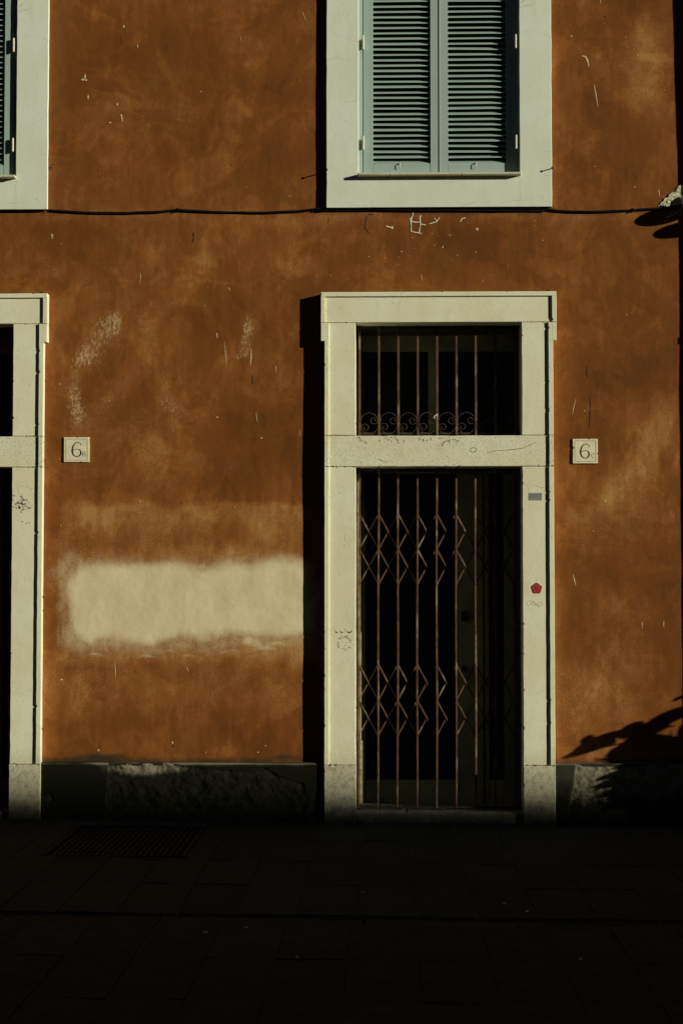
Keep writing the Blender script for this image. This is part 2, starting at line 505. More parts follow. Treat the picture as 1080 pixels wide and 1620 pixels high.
def cut_block(x0, x1, z0, z1, yf, yb, jit=.0012, ch=.003, step=.035, seed=0, mb=None, chips=0):
    """a dressed stone block: uneven arrises, small chamfer, the odd broken corner"""
    r = random.Random(seed)
    mb = mb or MB()
    corners = [(x0, z0), (x1, z0), (x1, z1), (x0, z1)]
    per = 2 * (x1 - x0 + z1 - z0)
    bites = []
    for _ in range(chips):
        bites.append((r.randrange(4), r.uniform(.03, .97), r.uniform(.002, .006), r.uniform(.004, .014)))
    nor = [(0, 1), (-1, 0), (0, -1), (1, 0)]
    outer, inner = [], []
    for e in range(4):
        ax, az = corners[e]; bx, bz = corners[(e + 1) % 4]
        L = math.hypot(bx - ax, bz - az); nx, nz = nor[e]; px_, pz_ = nor[(e - 1) % 4]
        c = ch * .8
        outer.append((ax + (nx + px_) * 0.0003, az + (nz + pz_) * .0003)); inner.append((ax + (nx + px_) * c, az + (nz + pz_) * c))
        ts = []
        n = int(L / .06)
        for i in range(1, n): ts.append((i / n * L, abs(r.gauss(0, jit * .45)), ch * r.uniform(.6, 1.3)))
        for (ee, t, dd, ww) in bites:
            if ee == e and L * .02 + ww < t * L < L * .98 - ww:
                ts = [q for q in ts if abs(q[0] - t * L) > ww * 1.3]
                ts += [(t * L - ww, .0003, ch), (t * L - ww * .3, dd * .9, ch + dd * .4), (t * L + ww * .45, dd, ch + dd * .6), (t * L + ww, .0003, ch)]
        ts.sort()
        last = -1
        for (d_, j, c2) in ts:
            if d_ - last < .0015: continue
            last = d_
            x = ax + (bx - ax) * d_ / L; z = az + (bz - az) * d_ / L
            outer.append((x + nx * j, z + nz * j)); inner.append((x + nx * (j + c2), z + nz * (j + c2)))
    n = len(outer)
    vs = [(x, yf, z) for x, z in inner] + [(x, yf + ch * .9, z) for x, z in outer] + [(x, yb, z) for x, z in outer]
    fs = [tuple(range(n)), tuple(range(3 * n - 1, 2 * n - 1, -1))]
    for i in range(n):
        j = (i + 1) % n
        fs += [(i, i + n, j + n, j), (i + n, i + 2 * n, j + 2 * n, j + n)]
    mb.add(vs, fs)
    return mb

# ------------------------------------------------------------------ numpy value noise for masks and relief
def vnoise(x, z, freq, seed):
    r = np.random.default_rng(seed)
    T = r.random((256, 256))
    u = x * freq + 1000.37; v = z * freq + 1000.71
    i = np.floor(u).astype(int); j = np.floor(v).astype(int)
    fu = u - i; fv = v - j
    fu = fu * fu * (3 - 2 * fu); fv = fv * fv * (3 - 2 * fv)
    a = T[i % 256, j % 256]; b = T[(i + 1) % 256, j % 256]; c = T[i % 256, (j + 1) % 256]; d = T[(i + 1) % 256, (j + 1) % 256]
    return (a * (1 - fu) + b * fu) * (1 - fv) + (c * (1 - fu) + d * fu) * fv
def fbm(x, z, freq, seed, octv=4, gain=.5):
    s = 0; a = 1; t = 0
    for k in range(octv):
        s = s + a * vnoise(x, z, freq * 2 ** k, seed + k); t += a; a *= gain
    return s / t
def sstep(v, a, b):
    t = np.clip((v - a) / (b - a), 0, 1)
    return t * t * (3 - 2 * t)

def to_px(x, y, z):
    """photo pixel of wall points (only used to lay out the stains where they are on the wall)"""
    P = np.stack([x - CAM.x, y - CAM.y, z - CAM.z], -1)
    R = np.array(RM)
    c = P @ R
    return CXP + FPX * c[..., 0] / -c[..., 2], CYP - FPX * c[..., 1] / -c[..., 2]

def grid_mesh(name, xs, zs, yfun, hole=None):
    gx, gz_ = np.meshgrid(xs, zs)
    gy = yfun(gx, gz_)
    n, m = gx.shape
    co = np.stack([gx, gy, gz_], -1).reshape(-1, 3)
    idx = np.arange(n * m).reshape(n, m)
    q = np.stack([idx[:-1, :-1], idx[:-1, 1:], idx[1:, 1:], idx[1:, :-1]], -1).reshape(-1, 4)
    if hole is not None:
        cx = (gx[:-1, :-1] + gx[1:, 1:]).reshape(-1) / 2; cz = (gz_[:-1, :-1] + gz_[1:, 1:]).reshape(-1) / 2
        q = q[~hole(cx, cz)]
    me = bpy.data.meshes.new(name)
    me.vertices.add(len(co)); me.vertices.foreach_set('co', co.astype(np.float32).ravel())
    me.loops.add(q.size); me.loops.foreach_set('vertex_index', q.astype(np.int32).ravel())
    me.polygons.add(len(q)); me.polygons.foreach_set('loop_start', np.arange(0, q.size, 4, dtype=np.int32))
    me.update(calc_edges=True); me.validate()
    me.polygons.foreach_set('use_smooth', np.ones(len(me.polygons), dtype=bool))
    return me, gx.ravel(), gz_.ravel()

def put_attr(me, name, v):
    a = me.attributes.new(name, 'FLOAT', 'POINT')
    a.data.foreach_set('value', np.asarray(v, dtype=np.float32))

# ================================================================== THE BUILDING
building = empty('building', (0, 0, 0))
tag(building, 'ochre orange plastered building front with white stone doorways and pale window surrounds', 'building')

# key measurements (metres, from the photograph)
YB, YF, YW, YS = -.076, -.062, -.039, .012        # band front, field front, window surround front, shutter face
door_dx = X(76, 470, YB) - X(880, 470, YB)
win_dx = X(76, 200, YW) - X(872, 200, YW)
D = dict(
    ear_l=X(507.5, 500, YB), ear_r=X(879.5, 500, YB), out_l=X(513, 870, YB), out_r=X(876, 870, YB),
    in_l=X(562.5, 760, YF), in_r=X(825.5, 760, YF),
    top=Z(461.5, 690, YB), lint_b=Z(510, 690, YF), ear_b=Z(538.5, 690, YB),
    tr_t=Z(688.7, 690, YF), tr_b=Z(738, 690, YF), base_t=Z(1211, 690, YB), gnd=-.06)
W = dict(out_l=X(516, 200, YW), out_r=X(872, 200, YW), in_l=X(567, 150, YW), in_r=X(821, 150, YW),
         bot=Z(327.5, 690, YW), sill_t=Z(272.0, 690, YW - .052), sill_b=Z(276.4, 690, YW - .052))
W['top'] = W['sill_t'] + 1.86
W['out_t'] = W['top'] + .20

def in_hole(x, z):
    h = np.zeros_like(x, dtype=bool)
    for k in (0, door_dx):
        h |= (x > D['in_l'] - .05 + k) & (x < D['in_r'] + .05 + k) & (z < D['lint_b'] + .05)
    for k in (0, win_dx):
        h |= (x > W['in_l'] - .03 + k) & (x < W['in_r'] + .03 + k) & (z > W['sill_b'] + .02) & (z < W['top'] + .03)
    return h

# ---- plaster wall, fine sheet where the photograph looks
GX0, GX1, GZ0, GZ1 = X(-70, 800), X(1180, 800), -.1, 6.05
def wall_y(x, z):
    # the plaster is dressed up in a soft fillet against the right-hand edges of the stone and window surrounds
    f = 0
    for k in (0, door_dx): f = f - .0150 * np.exp(-np.clip(x - D['out_r'] - k, 0, 9) / .042) * (z < D['top'] + .02) * (x > D['out_r'] + k - .03) * (x < D['out_r'] + k + .5)
    for k in (0, win_dx): f = f - .0120 * np.exp(-np.clip(x - W['out_r'] - k, 0, 9) / .040) * (z > W['bot'] - .01) * (x > W['out_r'] + k - .03) * (x < W['out_r'] + k + .5)
    return f + (fbm(x, z, 1.4, 5, 3) - .5) * .010 + (fbm(x, z, 9, 8, 3) - .5) * .0030 + (vnoise(x, z, 33, 9) - .5) * .0008
step_ = .0095
me, vx, vz = grid_mesh('plaster_wall', np.arange(GX0, GX1, step_), np.arange(GZ0, GZ1, step_), wall_y, in_hole)
px, py = to_px(vx, np.zeros_like(vx), vz)
wx = (fbm(px, py, .02, 21, 4) - .5); wz = (fbm(px, py, .02, 31, 4) - .5)
qx, qy = px + wx * 34, py + wz * 34
def box_mask(x0, x1, y0, y1, s):
    return sstep(qx, x0 - s, x0 + s) * (1 - sstep(qx, x1 - s, x1 + s)) * sstep(qy, y0 - s, y0 + s) * (1 - sstep(qy, y1 - s, y1 + s))
def blob(x, y, rx, ry, ang=0.0):
    a = math.radians(ang); dx, dy = qx - x, qy - y
    u = (dx * math.cos(a) + dy * math.sin(a)) / rx; v = (-dx * math.sin(a) + dy * math.cos(a)) / ry
    return np.exp(-(u * u + v * v))
pale = box_mask(114, 492, 892, 1011, 24)
pale = np.maximum(pale, (.22 + .34 * fbm(px, py, .014, 141, 3)) * box_mask(88, 492, 880, 1030, 20))
pale = np.maximum(pale, .36 * box_mask(200, 492, 980, 1034, 12))
pale = np.maximum(pale, .62 * blob(405, 1022, 18, 12))
for ax_, ay_, w_ in ((150, 1040, 22), (232, 1043, 22), (268, 1034, 16), (300, 1042, 20), (368, 1034, 22), (420, 1030, 26), (440, 1022, 20)):
    dx_ = (px - ax_) / w_
    pale += .24 * np.exp(-(((py - (ay_ - 5 + 7 * dx_ ** 2)) / 2.2) ** 2)) * (np.abs(dx_) < 1) * (1 - dx_ ** 2) * (.5 + fbm(px, py, .08, 91, 3))
tone = np.zeros_like(px)
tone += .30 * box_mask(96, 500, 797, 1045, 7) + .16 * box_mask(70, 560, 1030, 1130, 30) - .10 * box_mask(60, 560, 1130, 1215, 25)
tone += .16 * blob(300, 820, 60, 14) + .12 * blob(130, 820, 40, 30) - .24 * blob(355, 845, 32, 24) - .18 * blob(170, 862, 45, 14)
tone += .50 * blob(1025, 110, 34, 62) + .25 * blob(1010, 55, 30, 30) - .25 * blob(1010, 20, 18, 50, 20) - .14 * blob(930, 190, 60, 70)
tone += .30 * blob(1035, 690, 26, 75, 30) + .34 * blob(985, 770, 62, 34, -45) + .18 * blob(930, 1050, 90, 120) + .16 * blob(980, 860, 60, 60)
tone += .22 * blob(915, 815, 38, 16, -20) - .20 * blob(1000, 915, 50, 45) - .16 * blob(930, 700, 60, 40) - .2 * blob(975, 560, 60, 70)
tone += .14 * blob(930, 1100, 70, 60) - .14 * blob(905, 1010, 30, 70)
tone -= .16 * blob(770, 385, 110, 36) + .10 * blob(700, 400, 160, 30)
tone += .14 * blob(540, 350, 70, 18) + .12 * blob(430, 420, 100, 26) + .10 * blob(240, 430, 70, 30)
tone -= .22 * blob(330, 560, 45, 90, 20) + .20 * blob(410, 650, 60, 50) + .15 * blob(420, 740, 60, 40) + .12 * blob(180, 60, 90, 70) + .12 * blob(440, 150, 60, 140)
tone += .13 * blob(240, 160, 90, 50) + .16 * blob(225, 700, 55, 90) + .10 * blob(440, 620, 40, 130) + .08 * blob(110, 740, 30, 60)
tone += .16 * box_mask(60, 1070, 338, 352, 8)
flake = (.62 * blob(163, 528, 34, 42, 10) + .5 * blob(143, 572, 26, 20) + .56 * blob(124, 618, 20, 44) + .5 * blob(134, 660, 22, 30)
         + .66 * blob(391, 505, 12, 24) + .62 * blob(392, 548, 12, 28) + .40 * blob(378, 566, 14, 6) + .42 * blob(238, 535, 18, 30)
         + .42 * blob(262, 625, 22, 34) + .42 * blob(290, 645, 26, 20) + .42 * blob(160, 258, 10, 8) + .44 * blob(183, 257, 10, 9)
         + .36 * blob(175, 220, 7, 9) + .40 * blob(383, 100, 16, 7) + .25 * blob(395, 150, 18, 30) + .22 * blob(140, 124, 5, 6)
         + .30 * blob(330, 446, 95, 2.6, -1.5) + .32 * blob(180, 515, 10, 22) + .3 * blob(170, 640, 10, 20)
         + .35 * blob(98, 1073, 7, 6) + .32 * blob(945, 95, 5, 5) + .3 * blob(148, 738, 4, 10) + .28 * blob(470, 800, 4, 26)
         + .7 * blob(1064, 312, 13, 12) + .5 * blob(1070, 340, 22, 8) + .22 * blob(905, 740, 20, 4))
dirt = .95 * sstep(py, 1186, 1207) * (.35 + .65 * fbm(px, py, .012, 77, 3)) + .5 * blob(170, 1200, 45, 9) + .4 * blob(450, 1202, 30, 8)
tone += .42 * np.clip(flake, 0, .6)
put_attr(me, 'pale', np.clip(pale, 0, 1)); put_attr(me, 'tone', tone); put_attr(me, 'flake', np.clip(flake, 0, 1)); put_attr(me, 'dirt', np.clip(dirt, 0, 1))
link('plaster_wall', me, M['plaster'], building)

# ---- the rest of the front, sides, roof (beyond the picture)
BX0, BX1, BZ = -16.0, 16.0, 19.0
mb = MB()
xa, xb, zb = GX0 + .02, GX1 - .02, GZ1 - .02
mb.box(BX0, xa, .012, .45, -.3, BZ); mb.box(xb, BX1, .012, .45, -.3, BZ)
mb.box(xa, xb, .012, .45, W['out_t'] + .1, BZ)
mb.build('upper_wall', M['plaster'], building)
mb = MB(); mb.box(BX0, BX1, 9.6, 10, -.3, BZ); mb.box(BX0, BX0 + .4, .46, 9.59, -.3, BZ); mb.box(BX1 - .4, BX1, .46, 9.59, -.3, BZ)
mb.build('rear_wall', M['plaster'], building)
mb = MB()
ov = .95
mb.add([(BX0 - .3, -ov, BZ + .02), (BX1 + .3, -ov, BZ + .02), (BX1 + .3, 10.5, BZ + .02), (BX0 - .3, 10.5, BZ + .02),
        (BX0 - .3, -ov, BZ + .2), (BX1 + .3, -ov, BZ + .2), (BX1 + .3, 10.5, BZ + .2), (BX0 - .3, 10.5, BZ + .2), (BX0 - .3, 5, BZ + 1.9), (BX1 + .3, 5, BZ + 1.9)],
       [(0, 3, 2, 1), (0, 1, 5, 4), (2, 3, 7, 6), (4, 5, 9, 8), (6, 7, 8, 9), (0, 4, 8, 7, 3), (1, 2, 6, 9, 5)])
mb.build('roof', M['rooftile'], building)

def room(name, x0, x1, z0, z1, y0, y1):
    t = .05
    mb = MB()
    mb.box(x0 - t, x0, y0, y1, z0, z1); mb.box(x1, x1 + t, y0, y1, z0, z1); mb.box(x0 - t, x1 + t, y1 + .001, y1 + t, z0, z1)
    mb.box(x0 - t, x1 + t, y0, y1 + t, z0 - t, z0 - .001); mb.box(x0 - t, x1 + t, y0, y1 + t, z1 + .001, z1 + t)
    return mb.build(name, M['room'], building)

# ---- stone doorways
def doorway(k, seed):
    root = empty('doorway', ((D['in_l'] + D['in_r']) / 2 + k, 0, 0), building)
    g = .0012
    yb = .165
    il, ir, ol, orr, el, er = D['in_l'] + k, D['in_r'] + k, D['out_l'] + k, D['out_r'] + k, D['ear_l'] + k, D['ear_r'] + k
    bw = X(520, 900, YB) - X(513, 900, YB)            # width of the raised band
    sd = seed
    # lintel
    mb = cut_block(el, er, D['lint_b'] + g, D['top'], YF, yb, seed=sd, chips=3)
    mb = cut_block(el, er, D['top'] - bw, D['top'] + .001, YB, YF + .004, seed=sd + 1, mb=mb, ch=.002, chips=6)
    mb = cut_block(el - .001, el + bw, D['lint_b'] + g, D['top'] - bw + .001, YB + .0004, YF + .004, seed=sd + 2, mb=mb, ch=.002, chips=2)
    mb = cut_block(er - bw, er + .001, D['lint_b'] + g, D['top'] - bw + .001, YB + .0004, YF + .004, seed=sd + 3, mb=mb, ch=.002, chips=2)
    mb.build('lintel_block', M['stone'], root)
    # jamb blocks, upper then lower
    for side in (-1, 1):
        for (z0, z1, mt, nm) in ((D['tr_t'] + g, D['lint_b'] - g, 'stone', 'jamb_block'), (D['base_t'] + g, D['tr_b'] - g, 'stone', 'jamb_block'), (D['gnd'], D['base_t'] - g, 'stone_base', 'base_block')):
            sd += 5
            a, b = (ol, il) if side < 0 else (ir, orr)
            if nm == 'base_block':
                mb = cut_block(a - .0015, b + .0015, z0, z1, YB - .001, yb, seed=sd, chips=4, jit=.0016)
            else:
                mb = cut_block(a, b, z0, z1, YF, yb, seed=sd, chips=16 if z1 - z0 > 1.2 else 5, jit=.0016)
                if side < 0: u, v = ol, ol + bw
                else: u, v = orr - bw * 1.05, orr
                mb = cut_block(u - .0005, v + .0005, z0, z1, YB, YF + .004, seed=sd + 1, mb=mb, ch=.002, chips=8, jit=.0012)
                if z1 > D['tr_b'] + .3:                       # the ear
                    u, v = (el, ol + .002) if side < 0 else (orr - .002, er)
                    mb = cut_block(u, v, D['ear_b'], z1, YF + .001, yb, seed=sd + 2, mb=mb, chips=1)
                    u, v = (el, ol + .010) if side < 0 else (er - bw, er)
                    mb = cut_block(u, v, D['ear_b'] - .001, z1, YB - .0006, YF + .004, seed=sd + 3, mb=mb, ch=.002, chips=1)
            mb.build(nm, M[mt], root)
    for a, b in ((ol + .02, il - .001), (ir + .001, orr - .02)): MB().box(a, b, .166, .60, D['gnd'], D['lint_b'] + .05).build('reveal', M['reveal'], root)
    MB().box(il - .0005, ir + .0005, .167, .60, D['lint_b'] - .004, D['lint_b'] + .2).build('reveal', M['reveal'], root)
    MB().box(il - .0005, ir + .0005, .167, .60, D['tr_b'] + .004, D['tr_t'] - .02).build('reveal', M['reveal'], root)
    # transom and threshold
    mb = cut_block(ol, orr, D['tr_b'] + g, D['tr_t'] - g, YF - .0012, yb, seed=sd + 9, chips=12, jit=.0016)
    mb = cut_block(ol - .0004, ol + bw, D['tr_b'] + g, D['tr_t'] - g, YB, YF + .003, seed=sd + 10, mb=mb, ch=.002, chips=2)
    mb = cut_block(orr - bw, orr + .0004, D['tr_b'] + g, D['tr_t'] - g, YB, YF + .003, seed=sd + 11, mb=mb, ch=.002, chips=2)
    mb.build('transom_block', M['stone_pitted'], root)
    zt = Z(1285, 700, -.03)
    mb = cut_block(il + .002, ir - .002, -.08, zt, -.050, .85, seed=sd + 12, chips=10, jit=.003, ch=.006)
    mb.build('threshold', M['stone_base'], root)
    mb = MB(); y1 = yb - .01
    mb.box(el + .012, er - .012, YF + .009, y1, D['lint_b'] + .03, D['top'] - .01)
    for a, b in ((ol, il), (ir, orr)): mb.box(a + .012, b - .012, YF + .010, y1, D['gnd'] + .02, D['lint_b'] + .02)
    mb.box(il - .01, ir + .01, YF + .0095, y1 - .001, D['tr_b'] + .012, D['tr_t'] - .012)
    mb.build('mortar_bed', M['mortar'], root)
    return root
for k, sd in ((0, 100), (door_dx, 300)):
    doorway(k, sd)
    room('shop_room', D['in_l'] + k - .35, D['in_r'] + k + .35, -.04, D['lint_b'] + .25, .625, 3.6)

# ---- plinth along the foot of the wall
def plinth(pxa, pxb, xa_, xb_, bare_fun, seed):
    zt = Z(1206.5, 300, -.05)
    zs = np.arange(-.12, zt, .0055); zs = np.append(zs, zt)
    xs = np.arange(xa_, xb_, .0065); xs = np.append(xs, xb_)
    store = {}
    def yf(x, z):
        p, q = to_px(x, np.full_like(x, -.05), z)
        bare, lip, dirt_ = bare_fun(p, q)
        rough = (fbm(x, z, 14, seed, 5, .6) - .5)
        y = -.052 + (fbm(x, z, 3, seed + 9, 3) - .5) * .006
        y = y + sstep(bare, .3, .6) * (.006 + rough * .028) 
        y = y + np.where(z > zt - .012, (z - (zt - .012)) * .6, 0)
        store['v'] = (bare.ravel(), lip.ravel(), dirt_.ravel())
        return y
    me, gx, gz2 = grid_mesh('plinth', xs, zs, yf)
    b, l, d = store['v']
    put_attr(me, 'bare', b); put_attr(me, 'lip', l); put_attr(me, 'dirt', d)
    o = link('plinth', me, M['plinth'], building)
    # top ledge back to the wall
    bmx = MB()
    n = 60
    for i in range(n):
        x0 = xa_ + (xb_ - xa_) * i / n; x1 = xa_ + (xb_ - xa_) * (i + 1) / n
        bmx.box(x0, x1, -.046, .01, zt - .02, zt - .001)
    led = bmx.build('plinth_ledge', M['plinth'], building)
    return o
def bareL(p, q):
    w = (fbm(p, q, .03, 51, 4) - .5) * 40
    top = np.interp(p, [60, 160, 172, 270, 290, 330, 400, 420, 440, 470, 482, 560], [1400, 1400, 1206, 1206, 1212, 1218, 1221, 1216, 1228, 1236, 1240, 1400])
    b = sstep(q + w * .15 - top, -1.5, 2.5) * sstep(p + w * .3, 160, 166) * (1 - sstep(p, 478, 484))
    spot = sstep(fbm(p, q, .035, 61, 4), .56, .62) * sstep(q, 1240, 1260)
    b = np.maximum(b, spot * .9)
    lip = np.exp(-((q - 1208.0) / 2.0) ** 2) * .7 + .8 * np.exp(-(((p - 225) / 42) ** 2 + ((q - 1217) / 9) ** 2)) + .35 * np.exp(-(((p - 462) / 18) ** 2 + ((q - 1240) / 6) ** 2)) + .3 * np.exp(-(((p - 415) / 9) ** 2 + ((q - 1225) / 4) ** 2))  # first term paints the sunlit ledge line, the others are pale crumbs
    d = .80 + .6 * sstep(q, 1210, 1236) + .45 * np.exp(-((p - 110) / 50) ** 2) - .85 * np.exp(-(((p - 225) / 60) ** 2 + ((q - 1216) / 18) ** 2)) - .5 * np.exp(-(((p - 455) / 40) ** 2 + ((q - 1238) / 10) ** 2)) - .5 * np.exp(-((q - 1208) / 2.2) ** 2)
    return np.clip(b, 0, 1), np.clip(lip, 0, 1), np.clip(d, 0, 1)
def bareR(p, q):
    w = (fbm(p, q, .03, 71, 4) - .5) * 40
    b = sstep(p + w * .4 + (q - 1206) * .15, 906, 916)
    lip = np.exp(-((q - 1208.0) / 2.0) ** 2) * .5 + .5 * b * (1 - sstep(q, 1225, 1275))  # sunlit ledge line painted in, plus paler bare rock above
    d = .22 + .8 * sstep(q, 1235, 1290)
    return np.clip(b, 0, 1), np.clip(lip, 0, 1), np.clip(d, 0, 1)
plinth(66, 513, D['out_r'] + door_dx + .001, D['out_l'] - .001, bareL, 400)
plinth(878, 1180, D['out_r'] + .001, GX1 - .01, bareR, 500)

# ---- window surrounds, sills and dark room behind
def window(k, seed):
    root = empty('window', ((W['in_l'] + W['in_r']) / 2 + k, 0, W['sill_t']), building)
    ol, orr, il, ir = W['out_l'] + k, W['out_r'] + k, W['in_l'] + k, W['in_r'] + k
    zb_, zs_, zt_, zo = W['bot'], W['sill_t'] - .002, W['top'], W['out_t']
    # one plastered frame: four pieces in one skin
    mb = MB()
    r = random.Random(seed)
    def jl(a, b, fixed, axis, j):
        n = max(2, int(abs(b - a) / .05))
        return [((a + (b - a) * i / n), fixed + (r.gauss(0, j) if 0 < i < n else 0)) for i in range(n)]
    outer = [(x, z) for x, z in jl(ol, orr, zb_, 0, .0012)] + [(x, z) for z, x in jl(zb_, zo, orr, 1, .0010)] + [(orr, zo), (ol, zo)] + [(x, z) for z, x in jl(zo, zb_, ol, 1, .0012)][1:]
    # build ring by quads: split outline into four trapezoid prisms
    def ring(lo, hi, za, zc):
        mb.slab([(lo, za), (hi, za), (hi, zc), (lo, zc)], YW, .05)
    n = 26
    zsx = [zb_ + (zo - zb_) * i / n for i in range(n + 1)]
    lx = [ol + r.gauss(0, .0008) for _ in zsx]; rx = [orr + r.gauss(0, .0008) for _ in zsx]
    li = [il + r.gauss(0, .0008) for _ in zsx]; ri = [ir + r.gauss(0, .0008) for _ in zsx]
    vs = []; fs = []
    def strip(xa_, xb2, za_list):
        a = len(mb.v)
        vv = []
        for i, z in enumerate(za_list):
            c = .003
            vv += [(xa_[i], .05, z), (xa_[i], YW + c, z), (xa_[i] + c, YW, z), (xb2[i] - c, YW, z), (xb2[i], YW + c, z), (xb2[i], .05, z)]
        ff = []
        for i in range(len(za_list) - 1):
            for q in range(5): ff.append((i * 6 + q, i * 6 + q + 1, i * 6 + q + 7, i * 6 + q + 6))
        m_ = len(za_list) - 1
        ff += [tuple(range(5, -1, -1)), tuple(m_ * 6 + q for q in range(6))]
        mb.add(vv, ff)
    strip(lx, li, zsx); strip(ri, rx, zsx)
    mb.slab([(il - .004, zb_ + .0005), (ir + .004, zb_ + .0005), (ir + .004, zs_), (il - .004, zs_)], YW + .0002, .05)
    mb.slab([(il - .004, zt_), (ir + .004, zt_), (ir + .004, zo - .0005), (il - .004, zo - .0005)], YW + .0002, .05)
    mb.build('window_surround', M['winplaster'], root)
    # outer edge lath of plaster against the wall and the sill slab
    mb = cut_block(il - .006, ir + .004, W['sill_b'], zs_ + .001, YW - .052, .06, seed=seed, jit=.0012, ch=.004, chips=5)
    mb.build('window_sill', M['stone'], root)
    # timber frame the shutters close against
    mb = MB(); fy0, fy1 = YS + .004, .075
    fw = X(574.5, 150, YS) - X(567, 150, YS)
    mb.box(il - .004, il + fw - .001, fy0, fy1, zs_ + .001, zt_); mb.box(ir - fw * .75, ir + .004, fy0, fy1, zs_ + .001, zt_)
    mb.box(il + fw, ir - fw * .75 - .001, fy0 + .03, fy1, zt_ - .03, zt_ + .004)
    mb.build('window_frame', M['shutter'], root, bevel=.001)
    room('bedroom', il - .1, ir + .1, zb_ + .05, zt_ + .1, .11, 1.6)
    mb = MB(); mb.box(il + .02, ir - .02, .100, .105, zs_ + .01, zt_ - .01)
    mb.build('window_pane', M['glass'], root)
    return root

def shutter(x0, x1, k, label, seed, hinge_side):
    z0, z1 = W['sill_t'] + .006, W['top'] - .012
    hx = x0 if hinge_side < 0 else x1
    root = empty('window_shutter', (hx, YS, z0))
    tag(root, label, 'shutter', 'green louvred window shutters')
    r = random.Random(seed)
    th = .034
    lw = .070 if hinge_side < 0 else .054          # stile widths as seen
    sw_l = (X(590, 150, YS) - X(574.5, 150, YS)) if hinge_side < 0 else (X(708.2, 150, YS) - X(695, 150, YS))
    sw_r = (X(692.3, 150, YS) - X(680, 150, YS)) if hinge_side < 0 else (X(815, 150, YS) - X(799.6, 150, YS))
    for a, b in ((x0, x0 + sw_l), (x1 - sw_r, x1)):
        MB().box(a, b, YS, YS + th, z0, z1).build('stile', M['shutter'], root, bevel=.0018)
    rb = .080
    MB().box(x0 + sw_l + .0006, x1 - sw_r - .0006, YS + .0015, YS + th - .002, z0, z0 + rb).build('bottom_rail', M['shutter'], root, bevel=.0015)
    MB().box(x0 + sw_l + .0006, x1 - sw_r - .0006, YS + .0015, YS + th - .002, z1 - rb, z1).build('top_rail', M['shutter'], root, bevel=.0015)
    if hinge_side > 0:                               # overlapping bead on the meeting edge
        MB().box(x0 - .0045, x0 + .0035, YS - .004, YS + .010, z0 + .002, z1 - .002).build('meeting_bead', M['shutter'], root, bevel=.001)
    # louvre slats, one mesh shared
    sa, sb = x0 + sw_l - .004, x1 - sw_r + .004
    pitch = .0379
    n = int((z1 - z0 - 2 * rb) / pitch)
    dep, ris, t = .044, .0268, .0050
    nrm = Vector((0, ris, -dep)).normalized()
    mb = MB()
    y0 = .0
    A = [(0, 0), (dep, ris)]
    prof = [(0, 0), (dep, ris), (dep, ris + t * 1.1), (.0015, t * 1.15), (0, t * .75)]
    w2 = (sb - sa) / 2
    vs = [(-w2, y, z) for y, z in prof] + [(w2, y, z) for y, z in prof]
    mfs = [tuple(range(5)), tuple(range(9, 4, -1))] + [(i, (i + 1) % 5, (i + 1) % 5 + 5, i + 5) for i in range(5)]
    mb.add(vs, mfs)
    me = mb.mesh('slat'); me.materials.append(M['shutter'])
    zz = z0 + rb + .001
    for i in range(n):
        o = bpy.data.objects.new('slat', me); COL.objects.link(o); o.parent = root
        o.location = ((sa + sb) / 2 - hx,   .0100 + r.gauss(0, .0006), zz + i * pitch - z0 + r.gauss(0, .0008))
        o.rotation_euler = (r.gauss(0, .035), r.gauss(0, .0045) + (.012 if i in (21, 34) else 0), 0)
    # hook that holds the leaf
    cx = X(632, 262, YS) if hinge_side < 0 else X(752, 262, YS)
    cx += k
    zc = Z(262, 632, YS)
    mb = MB()
    mb.tube([(cx, YS - .002, zc + .012), (cx, YS - .012, zc + .013), (cx + .001, YS - .015, zc + .004), (cx + .001, YS - .015, zc - .018), (cx - .002, YS - .008, zc - .022)], .0022, 6)
    mb.lathe((cx, YS + .001, zc + .013), [(.006, 0), (.006, -.005), (.003, -.010)], 10, 'y')
    mb.build('hook', M['hinge'], root, smooth=True)
    # hinges
    for pyh in ((55, 77), (214, 236)):
        hxx = X(574.2, 66, YW) if hinge_side < 0 else X(815.2, 66, YW)
        hxx += k
        za, zc2 = Z(pyh[1], 600, YW), Z(pyh[0], 600, YW)
        mb = MB()
        yp = YW + .008
        mb.lathe((hxx, yp, za), [(.0062, 0), (.0072, .002), (.0072, (zc2 - za) * .49), (.0055, (zc2 - za) * .5), (.0072, (zc2 - za) * .51), (.0072, zc2 - za - .003), (.003, zc2 - za)], 12)
        if hinge_side < 0: mb.box(hxx - .003, hxx + .001, yp + .003, YS + .006, za + .012, zc2 - .012)
        else: mb.box(hxx - .002, hxx + .002, yp + .003, YS + .006, za + .012, zc2 - .012)
        mb.build('hinge', M['hinge'], root, smooth=False)
    return root

for wi, k in enumerate((0, win_dx)):
    window(k, 40 + wi)
    nm = ('the right-hand window' if wi == 0 else 'the window cut off at the left edge')
    lab = [('sage green louvred shutter leaf hinged on the left side of the large window', 'sage green louvred shutter leaf on the right side of the large window, edge in shadow'),
           ('green louvred shutter leaf out past the left picture edge', 'green louvred shutter leaf showing only its sunlit stile at the upper left corner')][wi]
    shutter(X(574.5, 150, YS) + k, X(692.6, 150, YS) + k, k, lab[0], 60 + wi, -1)
    rt = shutter(X(695, 150, YS) + k, X(815, 150, YS) + k, k, lab[1], 70 + wi, 1)
    if wi:                                       # this leaf stands a little proud
        rt.location.y -= .024
        for c_ in rt.children:
            if c_.name.startswith('hinge'): c_.location.y += .022

